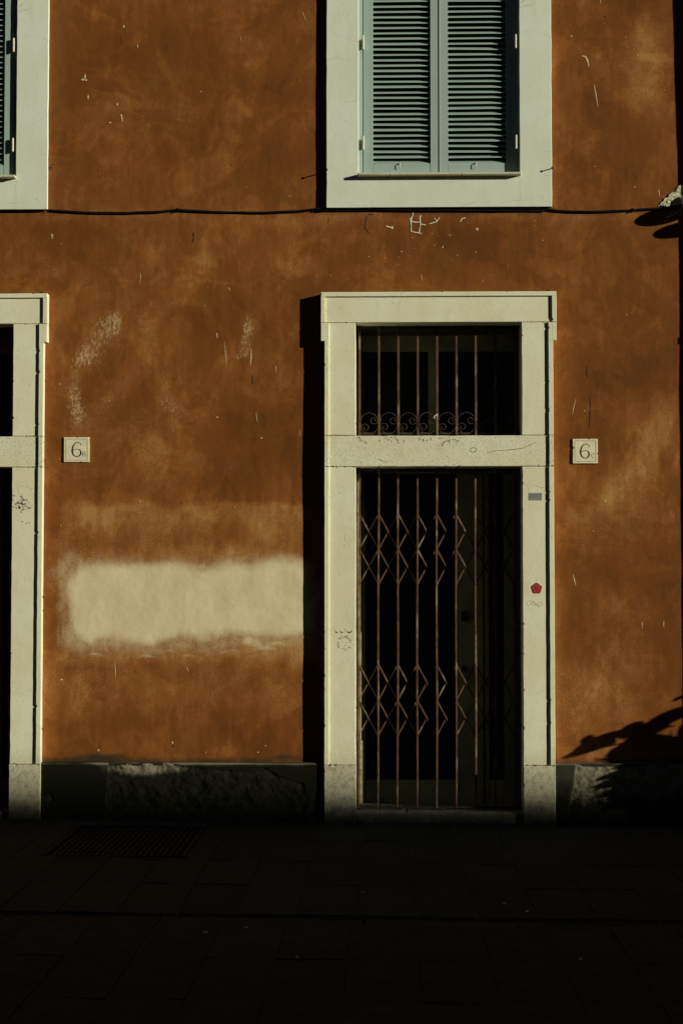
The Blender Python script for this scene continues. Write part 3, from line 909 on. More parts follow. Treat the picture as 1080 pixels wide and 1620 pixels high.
# ================================================================== doors, grilles, gates
bar_px = [568.7 + 30.62 * i for i in range(9)]
YBAR = YF + .150
def transom_grille(k, seed):
    root = empty('transom_grille', ((D['in_l'] + D['in_r']) / 2 + k, YBAR, D['tr_t']), building)
    r = random.Random(seed)
    w = .0155
    for i, bx in enumerate(bar_px):
        x = X(bx, 600, YBAR) + k
        MB().box(x - w / 2, x + w / 2, YBAR, YBAR + .014, D['tr_t'] - .004, D['lint_b'] + .01).build('bar', M['rust'], root, bevel=.001)
        zc = Z(664, 600, YBAR)
        if i % 1 == 0:
            MB().box(x - .0115, x + .0115, YBAR - .003, YBAR + .017, zc - .006, zc + .006).build('collar', M['rust'], root, bevel=.001)
    zb = Z(686, 600, YBAR)
    MB().box(D['in_l'] + k - .004, D['in_r'] + k + .004, YBAR + .018, YBAR + .026, zb - .006, zb + .010).build('rail', M['darkiron'], root)
    zu = Z(517, 600, YBAR)
    MB().box(D['in_l'] + k - .004, D['in_r'] + k + .004, YBAR + .018, YBAR + .026, zu - .010, zu + .010).build('rail', M['darkiron'], root)
    # C-scrolls, one mesh shared
    c0 = (bar_px[0] + bar_px[1]) / 2
    cx = X(c0, 600, YBAR); cz = Z(669, 600, YBAR)
    S = 1 / 230.8 * (11.7 + .09) / 11.7
    pts = []
    # the lower left curl
    for j in range(16):
        t = j / 15; a = math.radians(-70 + 430 * (1 - t)); rad = 2.2 + 4.6 * t
        pts.append((-6.2 - (rad) * math.cos(a) * .95, -8 + rad * math.sin(a) * .95))
    pts = []
    def arc(cx_, cz_, r0, r1, a0, a1, n):
        return [(cx_ + (r0 + (r1 - r0) * j / (n - 1)) * math.cos(math.radians(a0 + (a1 - a0) * j / (n - 1))),
                 cz_ + (r0 + (r1 - r0) * j / (n - 1)) * math.sin(math.radians(a0 + (a1 - a0) * j / (n - 1)))) for j in range(n)]
    upper = arc(2.6, 5.6, 2.2, 5.5, -60 - 180, 0 + 0, 2)
    # big C opening: from upper curl round the left side to bottom, then the lower curl
    big = arc(0, 0, 14, 14.5, 35, 215, 16)                 # over the top and down the left side
    upcurl = arc(6.0, 4.5, 3.0, 8.0, -330 + 0, 35 + 0, 12)
    lowc = arc(-5.8, -7.6, 7.6, 2.6, 180, 540, 14)
    pts = big
    p2 = arc(0, 0, 14.5, 14, 200, 380, 16)                 # lower sweep of the neighbouring scroll
    mb = MB()
    def T(p, r0=.0021): mb.tube([((x) * S, 0, z * S) for x, z in p], r0, 5)
    T(arc(0, 2.5, 13.5, 14.0, 0, 200, 16)); T(arc(0, -3.5, 14, 13.5, 165, 365, 16))
    T(arc(7.0, 4.0, 7.0, 2.4, 0, -400, 16)); T(arc(-6.6, -7.0, 7.0, 2.4, 180, -220, 16))
    me = mb.mesh('scroll'); me.materials.append(M['darkscroll'])
    me.polygons.foreach_set('use_smooth', [True] * len(me.polygons))
    for i in range(8):
        x = X((bar_px[i] + bar_px[i + 1]) / 2, 600, YBAR) + k
        o = bpy.data.objects.new('scroll', me); COL.objects.link(o); o.parent = root
        o.location = (x - root.location.x, .004 + r.gauss(0, .001), cz - root.location.z + r.gauss(0, .0008))
        o.rotation_euler = (r.gauss(0, .05), r.gauss(0, .03), r.gauss(0, .06))
    return root
M['darkscroll'] = mat_plain('dark_scroll_iron', (.055, .042, .028), .7, .4, 50, metal=.2)

def folding_gate(k, label, seed):
    root = empty('folding_gate', ((D['in_l'] + D['in_r']) / 2 + k, YBAR, 0))
    tag(root, label, 'gate', 'rusty folding gates across the doorways')
    r = random.Random(seed)
    zt, zb = D['tr_b'] + .02, Z(1279, 690, YBAR)
    def bx(i, z):
        # bars wander a little from top to bottom
        tp = bar_px[i]; bt = 568.7 + 30.9 * i - 2.2
        f = (zt - z) / (zt - zb)
        return X(tp + (bt - tp) * f, 1000, YBAR) + k
    for i in range(9):
        mb = MB(); w = .0135; n = 9
        vs = []; fs = []
        ph = r.uniform(0, 6)
        for j in range(n + 1):
            z = zb + (zt - zb) * j / n; x = bx(i, z) + .0018 * math.sin(ph + j * .9); yo = .0025 * math.sin(ph * 2 + j * .7)
            vs += [(x - w / 2, YBAR + yo, z), (x + w / 2, YBAR + yo, z), (x + w / 2, YBAR + .026 + yo, z), (x - w / 2, YBAR + .026 + yo, z)]
        for j in range(n):
            a = j * 4
            fs += [(a, a + 1, a + 5, a + 4), (a + 1, a + 2, a + 6, a + 5), (a + 2, a + 3, a + 7, a + 6), (a + 3, a, a + 4, a + 7)]
        fs += [(3, 2, 1, 0), tuple(n * 4 + q for q in range(4))]
        mb.add(vs, fs)
        mb.build('bar', M['rust'], root, bevel=.0012)
        # rivets where lattice crosses
        mb = MB()
        for pyr in (870, 924, 1052, 1108, 1163, 990):
            z = Z(pyr, 690, YBAR); x = bx(i, z)
            mb.lathe((x, YBAR - .003, z), [(.0032, 0), (.0062, .0015), (.0070, .005)], 8, 'y')
        mb.build('rivet', M['rust'], root)
    for i in range(8):
        for (pa, pb) in ((812, 869), (868, 925), (1051, 1109), (1108, 1165)):
            za, zb2 = Z(pa, 690, YBAR), Z(pb, 690, YBAR)
            for flip in (0, 1):
                z0_, z1_ = (za, zb2) if not flip else (zb2, za)
                x0_, x1_ = bx(i, z0_), bx(i + 1, z1_)
                yy = YBAR + (.030 if not flip else .036)
                w = .0105
                dx, dz = x1_ - x0_, z1_ - z0_; L = math.hypot(dx, dz); nx, nz = -dz / L * w / 2, dx / L * w / 2
                poly = [(x0_ - nx, z0_ - nz), (x1_ - nx, z1_ - nz), (x1_ + nx, z1_ + nz), (x0_ + nx, z0_ + nz)]
                MB().slab(poly, yy, yy + .005).build('lattice_strip', M['rust'], root)
    for z in (Z(1277, 690, YBAR), D['tr_b'] - .012):
        MB().box(D['in_l'] + k + .003, D['in_r'] + k - .003, YBAR + .004, YBAR + .024, z - .008, z + .006).build('track', M['darkiron'], root)
    return root

def shop_door(k, label):
    root = empty('shop_door', ((D['in_l'] + D['in_r']) / 2 + k, .3, .03), building)
    y = .535
    def xx(p): return X(p, 1000, y) + k
    z0, z1 = Z(1272, 690, y), D['tr_b'] + .04
    def bar(n, a, b, za, zb, yy=y, mt='wood'): return MB().box(a, b, yy, yy + .045, za, zb).build(n, M[mt], root, bevel=.003)
    lo, hi = D['in_l'] + k - .03, D['in_r'] + k + .03
    bar('frame_post', lo, xx(578), z0 - .02, z1); bar('frame_post', xx(817), hi, z0 - .02, z1)
    bar('stile', xx(724), xx(764), z0, z1 - .05); bar('stile', xx(797), xx(815), z0, z1 - .05)
    bar('stile', xx(765.5), xx(773), z0, z1 - .05, y + .01)
    bar('bottom_rail', xx(578.5), xx(723.5), z0, Z(1234, 690, y)); bar('bottom_rail', xx(774), xx(796.5), z0, Z(1234, 690, y))
    bar('top_rail', xx(578.5), xx(796.5), z1 - .045, z1)
    MB().box(xx(578), xx(816), y + .018, y + .024, Z(1234, 690, y), z1 - .05).build('pane', M['glass'], root)
    mb = MB(); zc = Z(975, 690, y); mb.box(xx(729), xx(738), y - .03, y + .001, zc - .035, zc + .035); mb.tube([(xx(733), y - .03, zc), (xx(733), y - .07, zc), (xx(744), y - .07, zc)], .008, 8)
    mb.build('handle', M['darkiron'], root)
    zc = Z(1058, 690, y); MB().lathe((xx(733), y, zc), [(.022, 0), (.022, -.012), (.012, -.02)], 14, 'y').build('lock', M['darkiron'], root)
    # raw wooden batten on the left reveal, worn at the foot
    yb2 = YBAR + .03
    a = X(570.5, 1100, yb2) + k
    mb = MB()
    zs_ = [Z(1272, 690, yb2), Z(1172, 690, yb2), Z(1168, 690, yb2), Z(1000, 690, yb2), Z(990, 690, yb2), Z(750, 690, yb2)]
    mb.box(D['in_l'] + k + .001, a + .012, yb2, yb2 + .03, zs_[0], zs_[1]); mb.box(D['in_l'] + k + .001, a + .004, yb2 + .004, yb2 + .03, zs_[1] + .001, zs_[3]); mb.box(D['in_l'] + k + .001, a - .002, yb2 + .004, yb2 + .03, zs_[3] + .001, zs_[5])
    mb.build('batten', M['rawwood'], root, bevel=.002)
    return root

def transom_light(k, label):
    root = empty('transom_light', ((D['in_l'] + D['in_r']) / 2 + k, .3, D['tr_t']), building)
    y = .52
    def xx(p): return X(p, 600, y) + k
    z0, z1 = D['tr_t'] - .02, D['lint_b'] + .03
    lo, hi = D['in_l'] + k - .03, D['in_r'] + k + .03
    def bar(n, a, b, za, zb): return MB().box(a, b, y, y + .045, za, zb).build(n, M['wood'], root, bevel=.003)
    bar('mullion', xx(677), xx(692), z0 + .041, z1 - .151)
    bar('top_rail', lo, hi, z1 - .15, z1); bar('bottom_rail', lo, hi, z0, z0 + .04)
    bar('side_stile', lo, xx(570), z0 + .041, z1 - .151); bar('side_stile', xx(815), hi, z0 + .041, z1 - .151)
    MB().box(xx(570), xx(815), y + .018, y + .024, z0 + .04, z1 - .15).build('pane', M['glass'], root)
    return root
for i, k in enumerate((0, door_dx)):
    transom_grille(k, 5 + i); transom_light(k, '')
    shop_door(k, '')
    folding_gate(k, ['rusty folding gate of vertical bars and lattice drawn across the middle doorway',
                     'folding iron gate in the dark doorway cut off at the left edge'][i], 15 + i)

# scrap of paper caught in the scrollwork of the right-hand grille
sx_, sz_ = X(690, 660, YBAR - .01), Z(660, 690, YBAR - .01)
mb = MB()
mb.ribbon([(sx_ + .008, sz_ + .026), (sx_ + .004, sz_ + .018), (sx_ - .010, sz_ + .009), (sx_ - .017, sz_ - .002), (sx_ - .014, sz_ - .012)], [.003, .006, .007, .008, .003], YBAR - .016, YBAR - .013)
mb.ribbon([(sx_ + .008, sz_ + .024), (sx_ + .006, sz_ + .006), (sx_ + .001, sz_ - .012)], [.005, .004, .002], YBAR - .012, YBAR - .009)
tag(mb.build('paper_scrap', M['paper']), 'small twisted pale scrap caught on the scrollwork above the middle door', 'paper scrap')

# ================================================================== number plates
def number_plate(pxl, pxr, pyt, pyb, letter, label):
    th = .0125
    x0, x1 = X(pxl, 712, -th), X(pxr, 712, -th); z1, z0 = Z(pyt, (pxl + pxr) / 2, -th), Z(pyb, (pxl + pxr) / 2, -th)
    root = empty('house_number_plate', ((x0 + x1) / 2, 0, (z0 + z1) / 2))
    tag(root, label, 'number plate', 'marble house number plates')
    cut_block(x0, x1, z0, z1, -th, .006, jit=.0008, ch=.0015, seed=int(pxl), step=.02, chips=3).build('slab', M['plate'], root)
    f = -th - .0006; b = -th + .001
    s = (x1 - x0) / 100.0
    def P(u, v): return (x0 + u * s, z1 - v * s * (z1 - z0) / (x1 - x0))
    m = 8
    mb = MB()
    for pts in ([(m, m), (100 - m, m)], [(100 - m, m), (100 - m, 100 - m)], [(100 - m, 100 - m), (m, 100 - m)], [(m, 100 - m), (m, m)]):
        mb.ribbon([P(*q) for q in pts], s * 1.3, f, b)
    mb.build('border_line', M['faded'], root)
    # the figure 6
    ox = 0 if letter == 'B' else -2
    pts = []; ws = []
    stem = [(69, 33), (66, 26), (60, 22), (52, 21), (44, 25), (38, 33), (34, 44), (33, 56), (35, 66), (40, 74), (48, 78), (56, 78), (63, 74), (67, 67), (67, 58), (63, 51), (56, 48), (48, 48), (40, 51), (35, 56)]
    wst = [2.4, 2.2, 2.2, 2.4, 3.2, 4.4, 5.6, 6.2, 5.4, 4.0, 2.8, 3.2, 4.8, 6.0, 5.4, 3.6, 2.4, 2.0, 2.0, 1.8]
    mb = MB(); mb.ribbon([P(u + ox, v) for u, v in stem], [w * s for w in wst], f - .0002, b)
    mb.build('numeral', M['ink'], root)
    mb = MB()
    if letter == 'B':
        L = [([(75, 58), (75, 76)], 2.6), ([(75, 58), (80, 58), (83, 60), (83, 64), (80, 67), (75, 67)], 1.4), ([(80, 67), (85, 68), (86, 72), (84, 76), (75, 76)], 1.6)]
    else:
        L = [([(88, 62), (84, 59), (79, 60), (76, 64), (75, 69), (77, 74), (81, 77), (86, 76)], 1.7)]
    for pts, w in L: mb.ribbon([P(u, v) for u, v in pts], s * w, f, b)
    mb.build('letter', M['faded'], root)
    return root
number_plate(101.5, 141.5, 691.5, 731, 'B', 'square marble number plate reading 6B beside the left doorway')
number_plate(905.5, 944.8, 694.2, 733.2, 'C', 'square marble number plate reading 6C right of the middle doorway')

# ================================================================== stickers and stencils on the right doorway
def X_(p, q): return X(p, q, YF)
def Z_(q, p=845): return Z(q, p, YF)
root = empty('grey_sticker', (X_(845, 785), YF, Z_(785)))
tag(root, 'small grey rectangular sticker high on the right door jamb', 'sticker')
MB().box(X_(835.5, 785), X_(856.5, 785), YF - .0012, YF + .001, Z_(791.5), Z_(780)).build('sticker_sheet', M['sticker'], root)
mb = MB(); rr = random.Random(3)
u = 837.5
while u < 855:
    h = rr.uniform(1.2, 2.6)
    mb.ribbon([(X_(u, 785), Z_(790.2)), (X_(u + .8, 785), Z_(790.2 - h)), (X_(u + 1.6, 785), Z_(789.8))], .0026, YF - .0018, YF - .001)
    u += rr.uniform(1.6, 2.6)
mb.build('print', M['stickerlt'], root)
root = empty('red_sticker', (X_(848, 931), YF, Z_(931)))
tag(root, 'small red flower-shaped sticker on the right door jamb', 'sticker')
cx, cz = X_(848, 931), Z_(931); R = .036
def rosette(R, mod, n=60): return [(cx + R * (1 + mod * math.cos(5 * a)) * math.sin(a), cz + R * (1 + mod * math.cos(5 * a)) * math.cos(a)) for a in [-2 * math.pi * i / n for i in range(n)]]
MB().slab(rosette(R, .07), YF - .0012, YF + .001).build('sticker_sheet', M['darkred'], root)
MB().slab(rosette(R * .86, .07), YF - .0018, YF - .0012).build('petals', M['red'], root)
mb = MB()
for i in range(5):
    a = 2 * math.pi * i / 5 + math.pi / 5
    mb.ribbon([(cx + R * .25 * math.sin(a), cz + R * .25 * math.cos(a)), (cx + R * .72 * math.sin(a), cz + R * .72 * math.cos(a))], .0022, YF - .0023, YF - .0017)
mb.ribbon([(cx + R * .22 * math.sin(q * .6), cz + R * .22 * math.cos(q * .6)) for q in range(12)], .0022, YF - .0024, YF - .0017)
mb.build('print', M['darkred'], root)

# pencil scribble below the red sticker
mb = MB(); rr = random.Random(5)
for c in range(4):
    x, z = 836 + c * 5.4, 953 + rr.uniform(-2, 3)
    mb.ribbon([(X_(x + 4.2 * math.cos(t * .8 + c) + t * .25, 953), Z_(z + 4.0 * math.sin(t * .8 + c * 2))) for t in range(8)], .0013, YF - .0006, YF + .001)
tag(mb.build('scribble', M['stencil']), 'faint pencil scribble on the jamb just below the red sticker', 'graffiti')

# stencilled face with three marks above, left jamb
mb = MB(); rr = random.Random(9)
def dab(x, z, w, h, mb, n=7):
    pts = []
    for i in range(n):
        a = 2 * math.pi * i / n; q = rr.uniform(.6, 1.15)
        pts.append((X_(x + w * q * math.cos(a), z), Z(z - h * q * math.sin(a), x, YF)))
    mb.slab(pts, YF - .0006, YF + .001)
for i in range(64):
    a = rr.uniform(0, 2 * math.pi); q = rr.gauss(10.2, 1.1)
    if 4.0 < a % 6.28 < 4.5 and rr.random() < .6: continue
    dab(544.5 + q * math.cos(a), 1017.5 - q * 1.05 * math.sin(a), rr.uniform(.5, 1.3), rr.uniform(.4, .9), mb, 6)
for x, z in ((541, 1016), (547.5, 1016), (543.5, 1025), (546, 1021), (550, 1012), (549, 1009), (541, 1008), (538, 1008), (545, 1008)): dab(x, z, 1.1, .7, mb, 6)
tag(mb.build('stencil_drawing', M['stencil']), 'faded black stencilled round face on the left door jamb', 'graffiti')
mb = MB()
mb.ribbon([(X_(530, 1000), Z(998, 530, YF)), (X_(532, 1000), Z(1001, 532, YF)), (X_(535, 1000), Z(1000, 535, YF))], [.003, .008, .003], YF - .0006, YF + .001)
mb.ribbon([(X_(538, 1000), Z(998.5, 538, YF)), (X_(540, 1000), Z(1001, 540, YF)), (X_(543, 1000), Z(1000, 543, YF))], [.003, .008, .003], YF - .0006, YF + .001)
mb.ribbon([(X_(545, 1000), Z(995, 545, YF)), (X_(546, 1000), Z(1000, 546, YF))], .002, YF - .0006, YF + .001)
mb.ribbon([(X_(549, 1000), Z(998, 549, YF)), (X_(551, 1000), Z(1001, 551, YF)), (X_(554, 1000), Z(1000.5, 554, YF)), (X_(557, 1000), Z(997, 557, YF))], [.003, .010, .009, .002], YF - .0006, YF + .001)
tag(mb.build('stencil_marks', M['stencildk']), 'row of small dark stencilled marks above the round face', 'graffiti')

# dark stain on the jamb of the left doorway
mb = MB()
for i in range(70):
    x = rr.gauss(36, 7); z = rr.gauss(797, 5.5) + abs(x - 36) * .35
    if x > 52 or x < 20: continue
    dab(x, z, rr.uniform(.6, 2.4), rr.uniform(.5, 1.6), mb, 6)
for x, z in ((36, 825), (42, 828), (47, 827), (30, 800), (27, 804)): dab(x, z, 1.6, 1, mb, 6)
so = mb.build('stain', M['stencil'], building); so['kind'] = 'stuff'

# ================================================================== scars, scratches and cracks of the plaster
def wall_pt(p, q): 
    x, z = on_plane(p, q, 0.0)
    return x, z
def wall_depth(x, z): return float(wall_y(np.array([x]), np.array([z]))[0])
def scratch(mb, pts, w, y=-.0012):
    P = [wall_pt(*p) for p in pts]
    d = wall_depth(*P[len(P) // 2])
    ws = w if isinstance(w, list) else [w * .35] + [w] * (len(P) - 2) + [w * .3] if len(P) > 2 else [w, w * .5]
    mb.ribbon(P, [a * .8 / 230.8 for a in ws], d - .0012, d + .002)
def chip(mb, p, q, w, h):
    x, z = wall_pt(p, q); d = wall_depth(x, z); n = 7
    mb.slab([(x + w / 230.8 * .5 * rr.uniform(.55, 1.1) * math.cos(2 * math.pi * i / n), z + h / 230.8 * .5 * rr.uniform(.55, 1.1) * math.sin(2 * math.pi * i / n)) for i in range(n)], d - .002, d + .002)
mb = MB()
for s in [([(222, 431), (222.6, 438), (222, 448)], 1.1), ([(355, 541), (357, 560), (359, 578)], 1.3), ([(397, 552), (397.5, 566), (396, 578)], 2.6), ([(405, 652), (406, 660), (407, 668)], 1.2),
          ([(436, 579), (436.5, 590)], 1.1), ([(343, 527), (344, 535)], 2.2), ([(474, 675), (475, 690)], .9), ([(939, 134), (942, 150), (945, 170)], 2.2),
          ([(910, 631), (907, 644), (904.5, 656)], 1.4), ([(906, 909), (908, 917), (910, 926)], 2.2), ([(182, 1047), (183, 1062), (183, 1073)], 1.4), ([(296, 1055), (298, 1062)], 1.6),
          ([(1015, 984), (1015, 994)], 1.4), ([(1049, 983), (1049, 992)], 1.6), ([(192, 181), (194, 192)], 3.0), ([(920, 88), (926, 90), (929, 96), (931, 106)], 3.6), ([(1041, 301), (1043, 312)], 1.6),
          ([(666, 434), (667.5, 444)], 1.1), ([(380, 58), (382, 66)], 1), ([(478, 20), (484, 34)], 1.2), ([(949, 0), (949, 6)], 1.2), ([(362, 455), (364, 460)], 1.5), ([(82, 370), (83, 378)], 2.2)]:
    scratch(mb, s[0], s[1])
for c in [(132, 126, 6, 5), (135, 121, 4, 9), (137, 127, 4, 4), (140, 154, 3, 8), (196, 42, 3, 5), (186, 165, 4, 5), (218, 73, 2, 6), (175, 194, 5, 3), (344, 660, 3, 3), (84, 373, 2, 6), (700, 391, 3, 5), (652, 376, 2, 2), (711, 372, 2.5, 2), (635, 398, 2.5, 2), (683, 370, 3, 2),
          (752, 399, 2, 2), (754, 362, 4, 5), (620, 360, 5, 5), (222, 793, 3, 3), (408, 1190, 4, 2), (156, 1187, 4, 4), (273, 1175, 3, 6), (98, 1075, 8, 3), (940, 263, 2, 2), (903, 57, 4, 3), (1003, 296, 3, 2), (991, 498, 2, 2), (583, 406, 2, 2), (608, 408, 2, 2),
          (938, 840, 2, 4), (924, 650, 3, 2), (326, 1190, 2, 2), (420, 1180, 2, 3), (1055, 318, 5, 4), (1052, 322, 6, 3)]:
    chip(mb, *c)
for i in range(70):
    p = rr.uniform(82, 470) if rr.random() < .6 else rr.uniform(884, 1055); q = rr.uniform(5, 1190)
    k_ = rr.random() ** 3; chip(mb, p, q, .8 + 2.4 * k_ * rr.random(), .8 + 3.0 * k_)
for i in range(25): chip(mb, rr.uniform(520, 860), rr.uniform(345, 458), rr.uniform(1, 2), rr.uniform(1, 2))
sc = mb.build('plaster_scar', M['scar'], building); sc['kind'] = 'stuff'
# the scratched letter above the door, filled with lime
def lime(pts, w):
    P = [wall_pt(560 + a / 4.909, 325 + b / 4.909) for a, b in pts]
    P2 = [(x + rr.gauss(0, .0010), z + rr.gauss(0, .0010)) for x, z in P]
    d = wall_depth(*P[0]); mbl.ribbon(P2, [w * rr.uniform(.45, 1.1) / 4.909 / 230.8 for _ in P], d - .003, d + .002)
mbl = MB()
lime([(455, 52), (457, 75), (445, 95), (440, 125), (442, 165), (443, 205)], 9)
lime([(518, 78), (508, 100), (515, 130), (512, 165), (502, 210)], 9)
lime([(443, 122), (470, 130), (510, 132)], 8); lime([(443, 203), (480, 210), (525, 218)], 8); lime([(515, 145), (555, 152)], 7)
lime([(580, 145), (610, 138), (640, 125), (662, 92)], 7); lime([(620, 100), (640, 118)], 8)
lime([(250, 162), (285, 172), (300, 182)], 8); lime([(822, 128), (835, 105), (862, 96)], 5); lime([(945, 178), (952, 192), (962, 184)], 9); lime([(430, 98), (445, 112)], 9)
lo = mbl.build('lime_scratch', M['scarlt'], building); lo['kind'] = 'stuff'
mb = MB()
def crk(pts, w):
    P = [wall_pt(*p) for p in pts]; d = wall_depth(*P[len(P) // 2])
    mb.ribbon([(x + rr.gauss(0, .0012), z) for x, z in P], [w / 230.8 * rr.uniform(.5, 1.3) for _ in P], d - .0016, d + .002)
crk([(580, 342), (579, 350), (577, 360), (583, 369)], 1.5); crk([(583, 339), (590, 339.5)], 2); crk([(928, 580), (927.5, 590), (929, 598)], 1.0); crk([(932, 628), (933.5, 645), (932, 660), (931, 676)], .9)
crk([(306, 368), (307, 376), (305, 384)], 2.0); crk([(400, 594), (400, 608)], .8); crk([(273, 1174), (274, 1182)], 1.6); crk([(192, 58), (193, 70)], .8); crk([(955, 26), (958, 27)], 2.5)
crk([(520, 345), (519, 352)], 1)
co = mb.build('plaster_crack', M['crackdark'], building); co['kind'] = 'stuff'
# hairline cracks in the transom stone
def stone_crack(pts, w, y, mt='faded'):
    mbc.ribbon([(X(p, q, y) + rr.gauss(0, .0006), Z(q, p, y)) for p, q in pts], [w / 230.8 * rr.uniform(.6, 1.3) for _ in pts], y - .0005, y + .001)
mbc = MB()
stone_crack([(770, 716), (785, 713), (800, 712), (812, 711), (826, 709), (838, 704), (848, 699)], .9, YF - .0012)
stone_crack([(744, 710), (748, 708), (753, 709.5), (754, 712), (750, 715), (745, 715), (743, 712), (745, 709.5)], .9, YF - .0012)
stone_crack([(624, 690), (628, 696), (630, 702)], 1.2, YF - .0012); stone_crack([(698, 706), (702, 699), (708, 697), (711, 701)], 1.3, YF - .0012)
stone_crack([(598, 726), (604, 729), (610, 732), (613, 729)], .9, YF - .0012); stone_crack([(576, 697), (580, 702)], 1.2, YF - .0012)
for i in range(26): 
    a = rr.uniform(566, 730); q = rr.uniform(690, 697)
    stone_crack([(a, q), (a + rr.uniform(-2, 2), q + rr.uniform(1, 4))], rr.uniform(.8, 2.0), YF - .0012)
sc2 = mbc.build('stone_crack', M['faded'], building); sc2['kind'] = 'stuff'

# ================================================================== cable with its clips, and iron pins
ys = -.010
cpts = [(-60, 329.5), (0, 331.5), (65, 331), (72, 332), (100, 334.5), (150, 336.8), (200, 337), (250, 335), (281, 332), (310, 334), (360, 336), (420, 336.5), (470, 334), (500, 331), (520, 330.5), (600, 331), (690, 331.5), (780, 331.5), (862, 331),
        (880, 333.5), (910, 335), (950, 335), (1000, 332.5), (1040, 330), (1066, 327), (1100, 318)]
root = empty('electric_cable', (X(500, 331), 0, Z(331)))
tag(root, 'black cable sagging between clips along the wall under the windows', 'cable')
P = []
for i in range(len(cpts) - 1):
    for j in range(3):
        t = j / 3; a, b = cpts[i], cpts[i + 1]
        P.append((a[0] + (b[0] - a[0]) * t, a[1] + (b[1] - a[1]) * t))
P.append(cpts[-1])
pw = [(X(p, q, ys), ys + .0012 * math.sin(i * .9), Z(q, p, ys) + .0006 * math.sin(i * 1.7)) for i, (p, q) in enumerate(P)]
MB().tube(pw, .0085, 8).build('cable_sheath', M['cable'], root, smooth=True)
pw2 = [(x, y - .006 + .002 * math.sin(i * .6), z - .010 - .0025 * math.sin(i * .37)) for i, (x, y, z) in enumerate(pw) if 500 < P[i][0] < 866]
MB().tube(pw2, .0045, 6).build('thin_wire', M['cable'], root, smooth=True)
for (p, q) in ((67, 331), (281, 332), (502, 331), (862, 331), (1000, 332.5)):
    x, z = X(p, q, ys), Z(q, p, ys)
    mb = MB(); mb.tube([(x - .004, .004, z - .013), (x - .004, ys - .008, z - .012), (x, ys - .0105, z), (x + .003, ys - .008, z + .012), (x + .003, .004, z + .013)], .003, 6)
    mb.tube([(x - .018, ys - .006, z - .016), (x + .002, ys - .010, z - .004)], .0022, 5)
    mb.build('clip', M['cable'], root)
def iron_pin(p, q, label, y0, L=.075, ang=0.0):
    x, z = X(p, q, y0 - L), Z(q, p, y0 - L)
    mb = MB(); mb.tube([(x + .010, y0 + .012, z + .004), (x + .004, y0 - L * .4, z + .003), (x, y0 - L, z)], [.005, .0042, .0036], 7)
    mb.lathe((x, y0 - L - .003, z), [(.004, 0), (.0075, .002), (.0075, .005)], 9, 'y')
    tag(mb.build('iron_pin', M['darkiron'], None, smooth=False), label, 'iron pin', 'iron shutter pins in the wall')
iron_pin(873, 265, 'short dark iron pin beside the lower right corner of the window surround', .0, .075)
iron_pin(516.5, 267.5, 'short dark iron pin beside the lower left corner of the window surround', .0, .085)
mb = MB()
x, z = X(81, 266, -.02), Z(266, 81, -.02)
mb.tube([(x - .012, .004, z - .004), (x - .004, -.02, z + .010), (x + .006, -.025, z + .004), (x + .002, -.022, z - .010), (x - .008, -.015, z - .006)], .0028, 6)
mb.lathe((x + .008, -.012, z + .026), [(.004, 0), (.005, .010)], 8, 'y')
tag(mb.build('iron_pin', M['darkiron']), 'small bent iron hook by the window surround at the upper left', 'iron hook')

# ================================================================== wall lamp just beyond the right edge
lx, lz = X(1092, 318, -.05), Z(318, 1080, -.05)
root = empty('wall_lamp', (lx, 0, lz))
tag(root, 'white bracket of a twin-globe wall lamp at the right picture edge by the cable', 'lamp')
mb = MB(); mb.lathe((lx, -.005, lz), [(.050, .004), (.050, -.012), (.030, -.03)], 20, 'y'); mb.build('wall_plate', M['white'], root, smooth=False)
mb = MB()
def shade(px_, py_, dist, a_, b_):
    x = X(px_, py_) + 2 * dist; z = Z(py_, px_) + .5 * dist
    m2 = MB(); n = 10
    m2.lathe((x, -dist, z), [(max(.004, a_ * math.cos(math.pi * (i / n - .5))), b_ * math.sin(math.pi * (i / n - .5))) for i in range(n + 1)], 24)
    m2.build('shade', M['darkiron'], root, smooth=True)
    mb.tube([(lx + .02, -.03, lz - .01), (lx + .20, -.10, z + .02), (x + .10, -dist + .02, z + .01), (x + .02, -dist, z)], .008, 8)
shade(1044, 343, .24, .084, .054); shade(1072, 364, .26, .080, .048)
mb.build('arm', M['white'], root, smooth=True)
mb = MB(); x, z = X(1081, 322, -.03), Z(320, 1080, -.03)
mb.tube([(x - .010, -.02, z + .035), (x, -.035, z + .02), (x + .008, -.045, z - .02), (x + .018, -.05, z - .05)], [.016, .022, .02, .016], 10)
mb.build('junction', M['white'], root, smooth=True)
# broken mortar around the cable entry
mb = MB(); rr = random.Random(21)
for i in range(260):
    t = rr.random() ** .6; p = 1040 + 38 * t; q = 328 - 2 - 31 * t * rr.random()
    if rr.random() < .25: p += rr.gauss(0, 2)
    if q > 328: continue
    x, z = X(p, q), Z(q, p); n = 6; R_ = rr.uniform(.006, .022) * (.4 + t)
    mb.slab([(x + R_ * rr.uniform(.5, 1.1) * math.cos(2 * math.pi * j / n), z + R_ * rr.uniform(.4, .9) * math.sin(2 * math.pi * j / n)) for j in range(n)], -rr.uniform(.004, .014), .004)
for i in range(26):
    t = rr.random(); p = 1054 + 24 * t; q = 344 - 12 * t + rr.gauss(0, 1.2)
    x, z = X(p, q), Z(q, p); n = 6; R_ = rr.uniform(.006, .011)
    mb.slab([(x + R_ * rr.uniform(.5, 1.1) * math.cos(2 * math.pi * j / n), z + R_ * rr.uniform(.4, .9) * math.sin(2 * math.pi * j / n)) for j in range(n)], -rr.uniform(.004, .007), .004)
M['repair'] = mat_plain('grey_repair_mortar', (.50, .49, .31), .95, .5, 60, bump=.6)
ro = mb.build('repair_mortar', M['repair'], building); ro['kind'] = 'stuff'

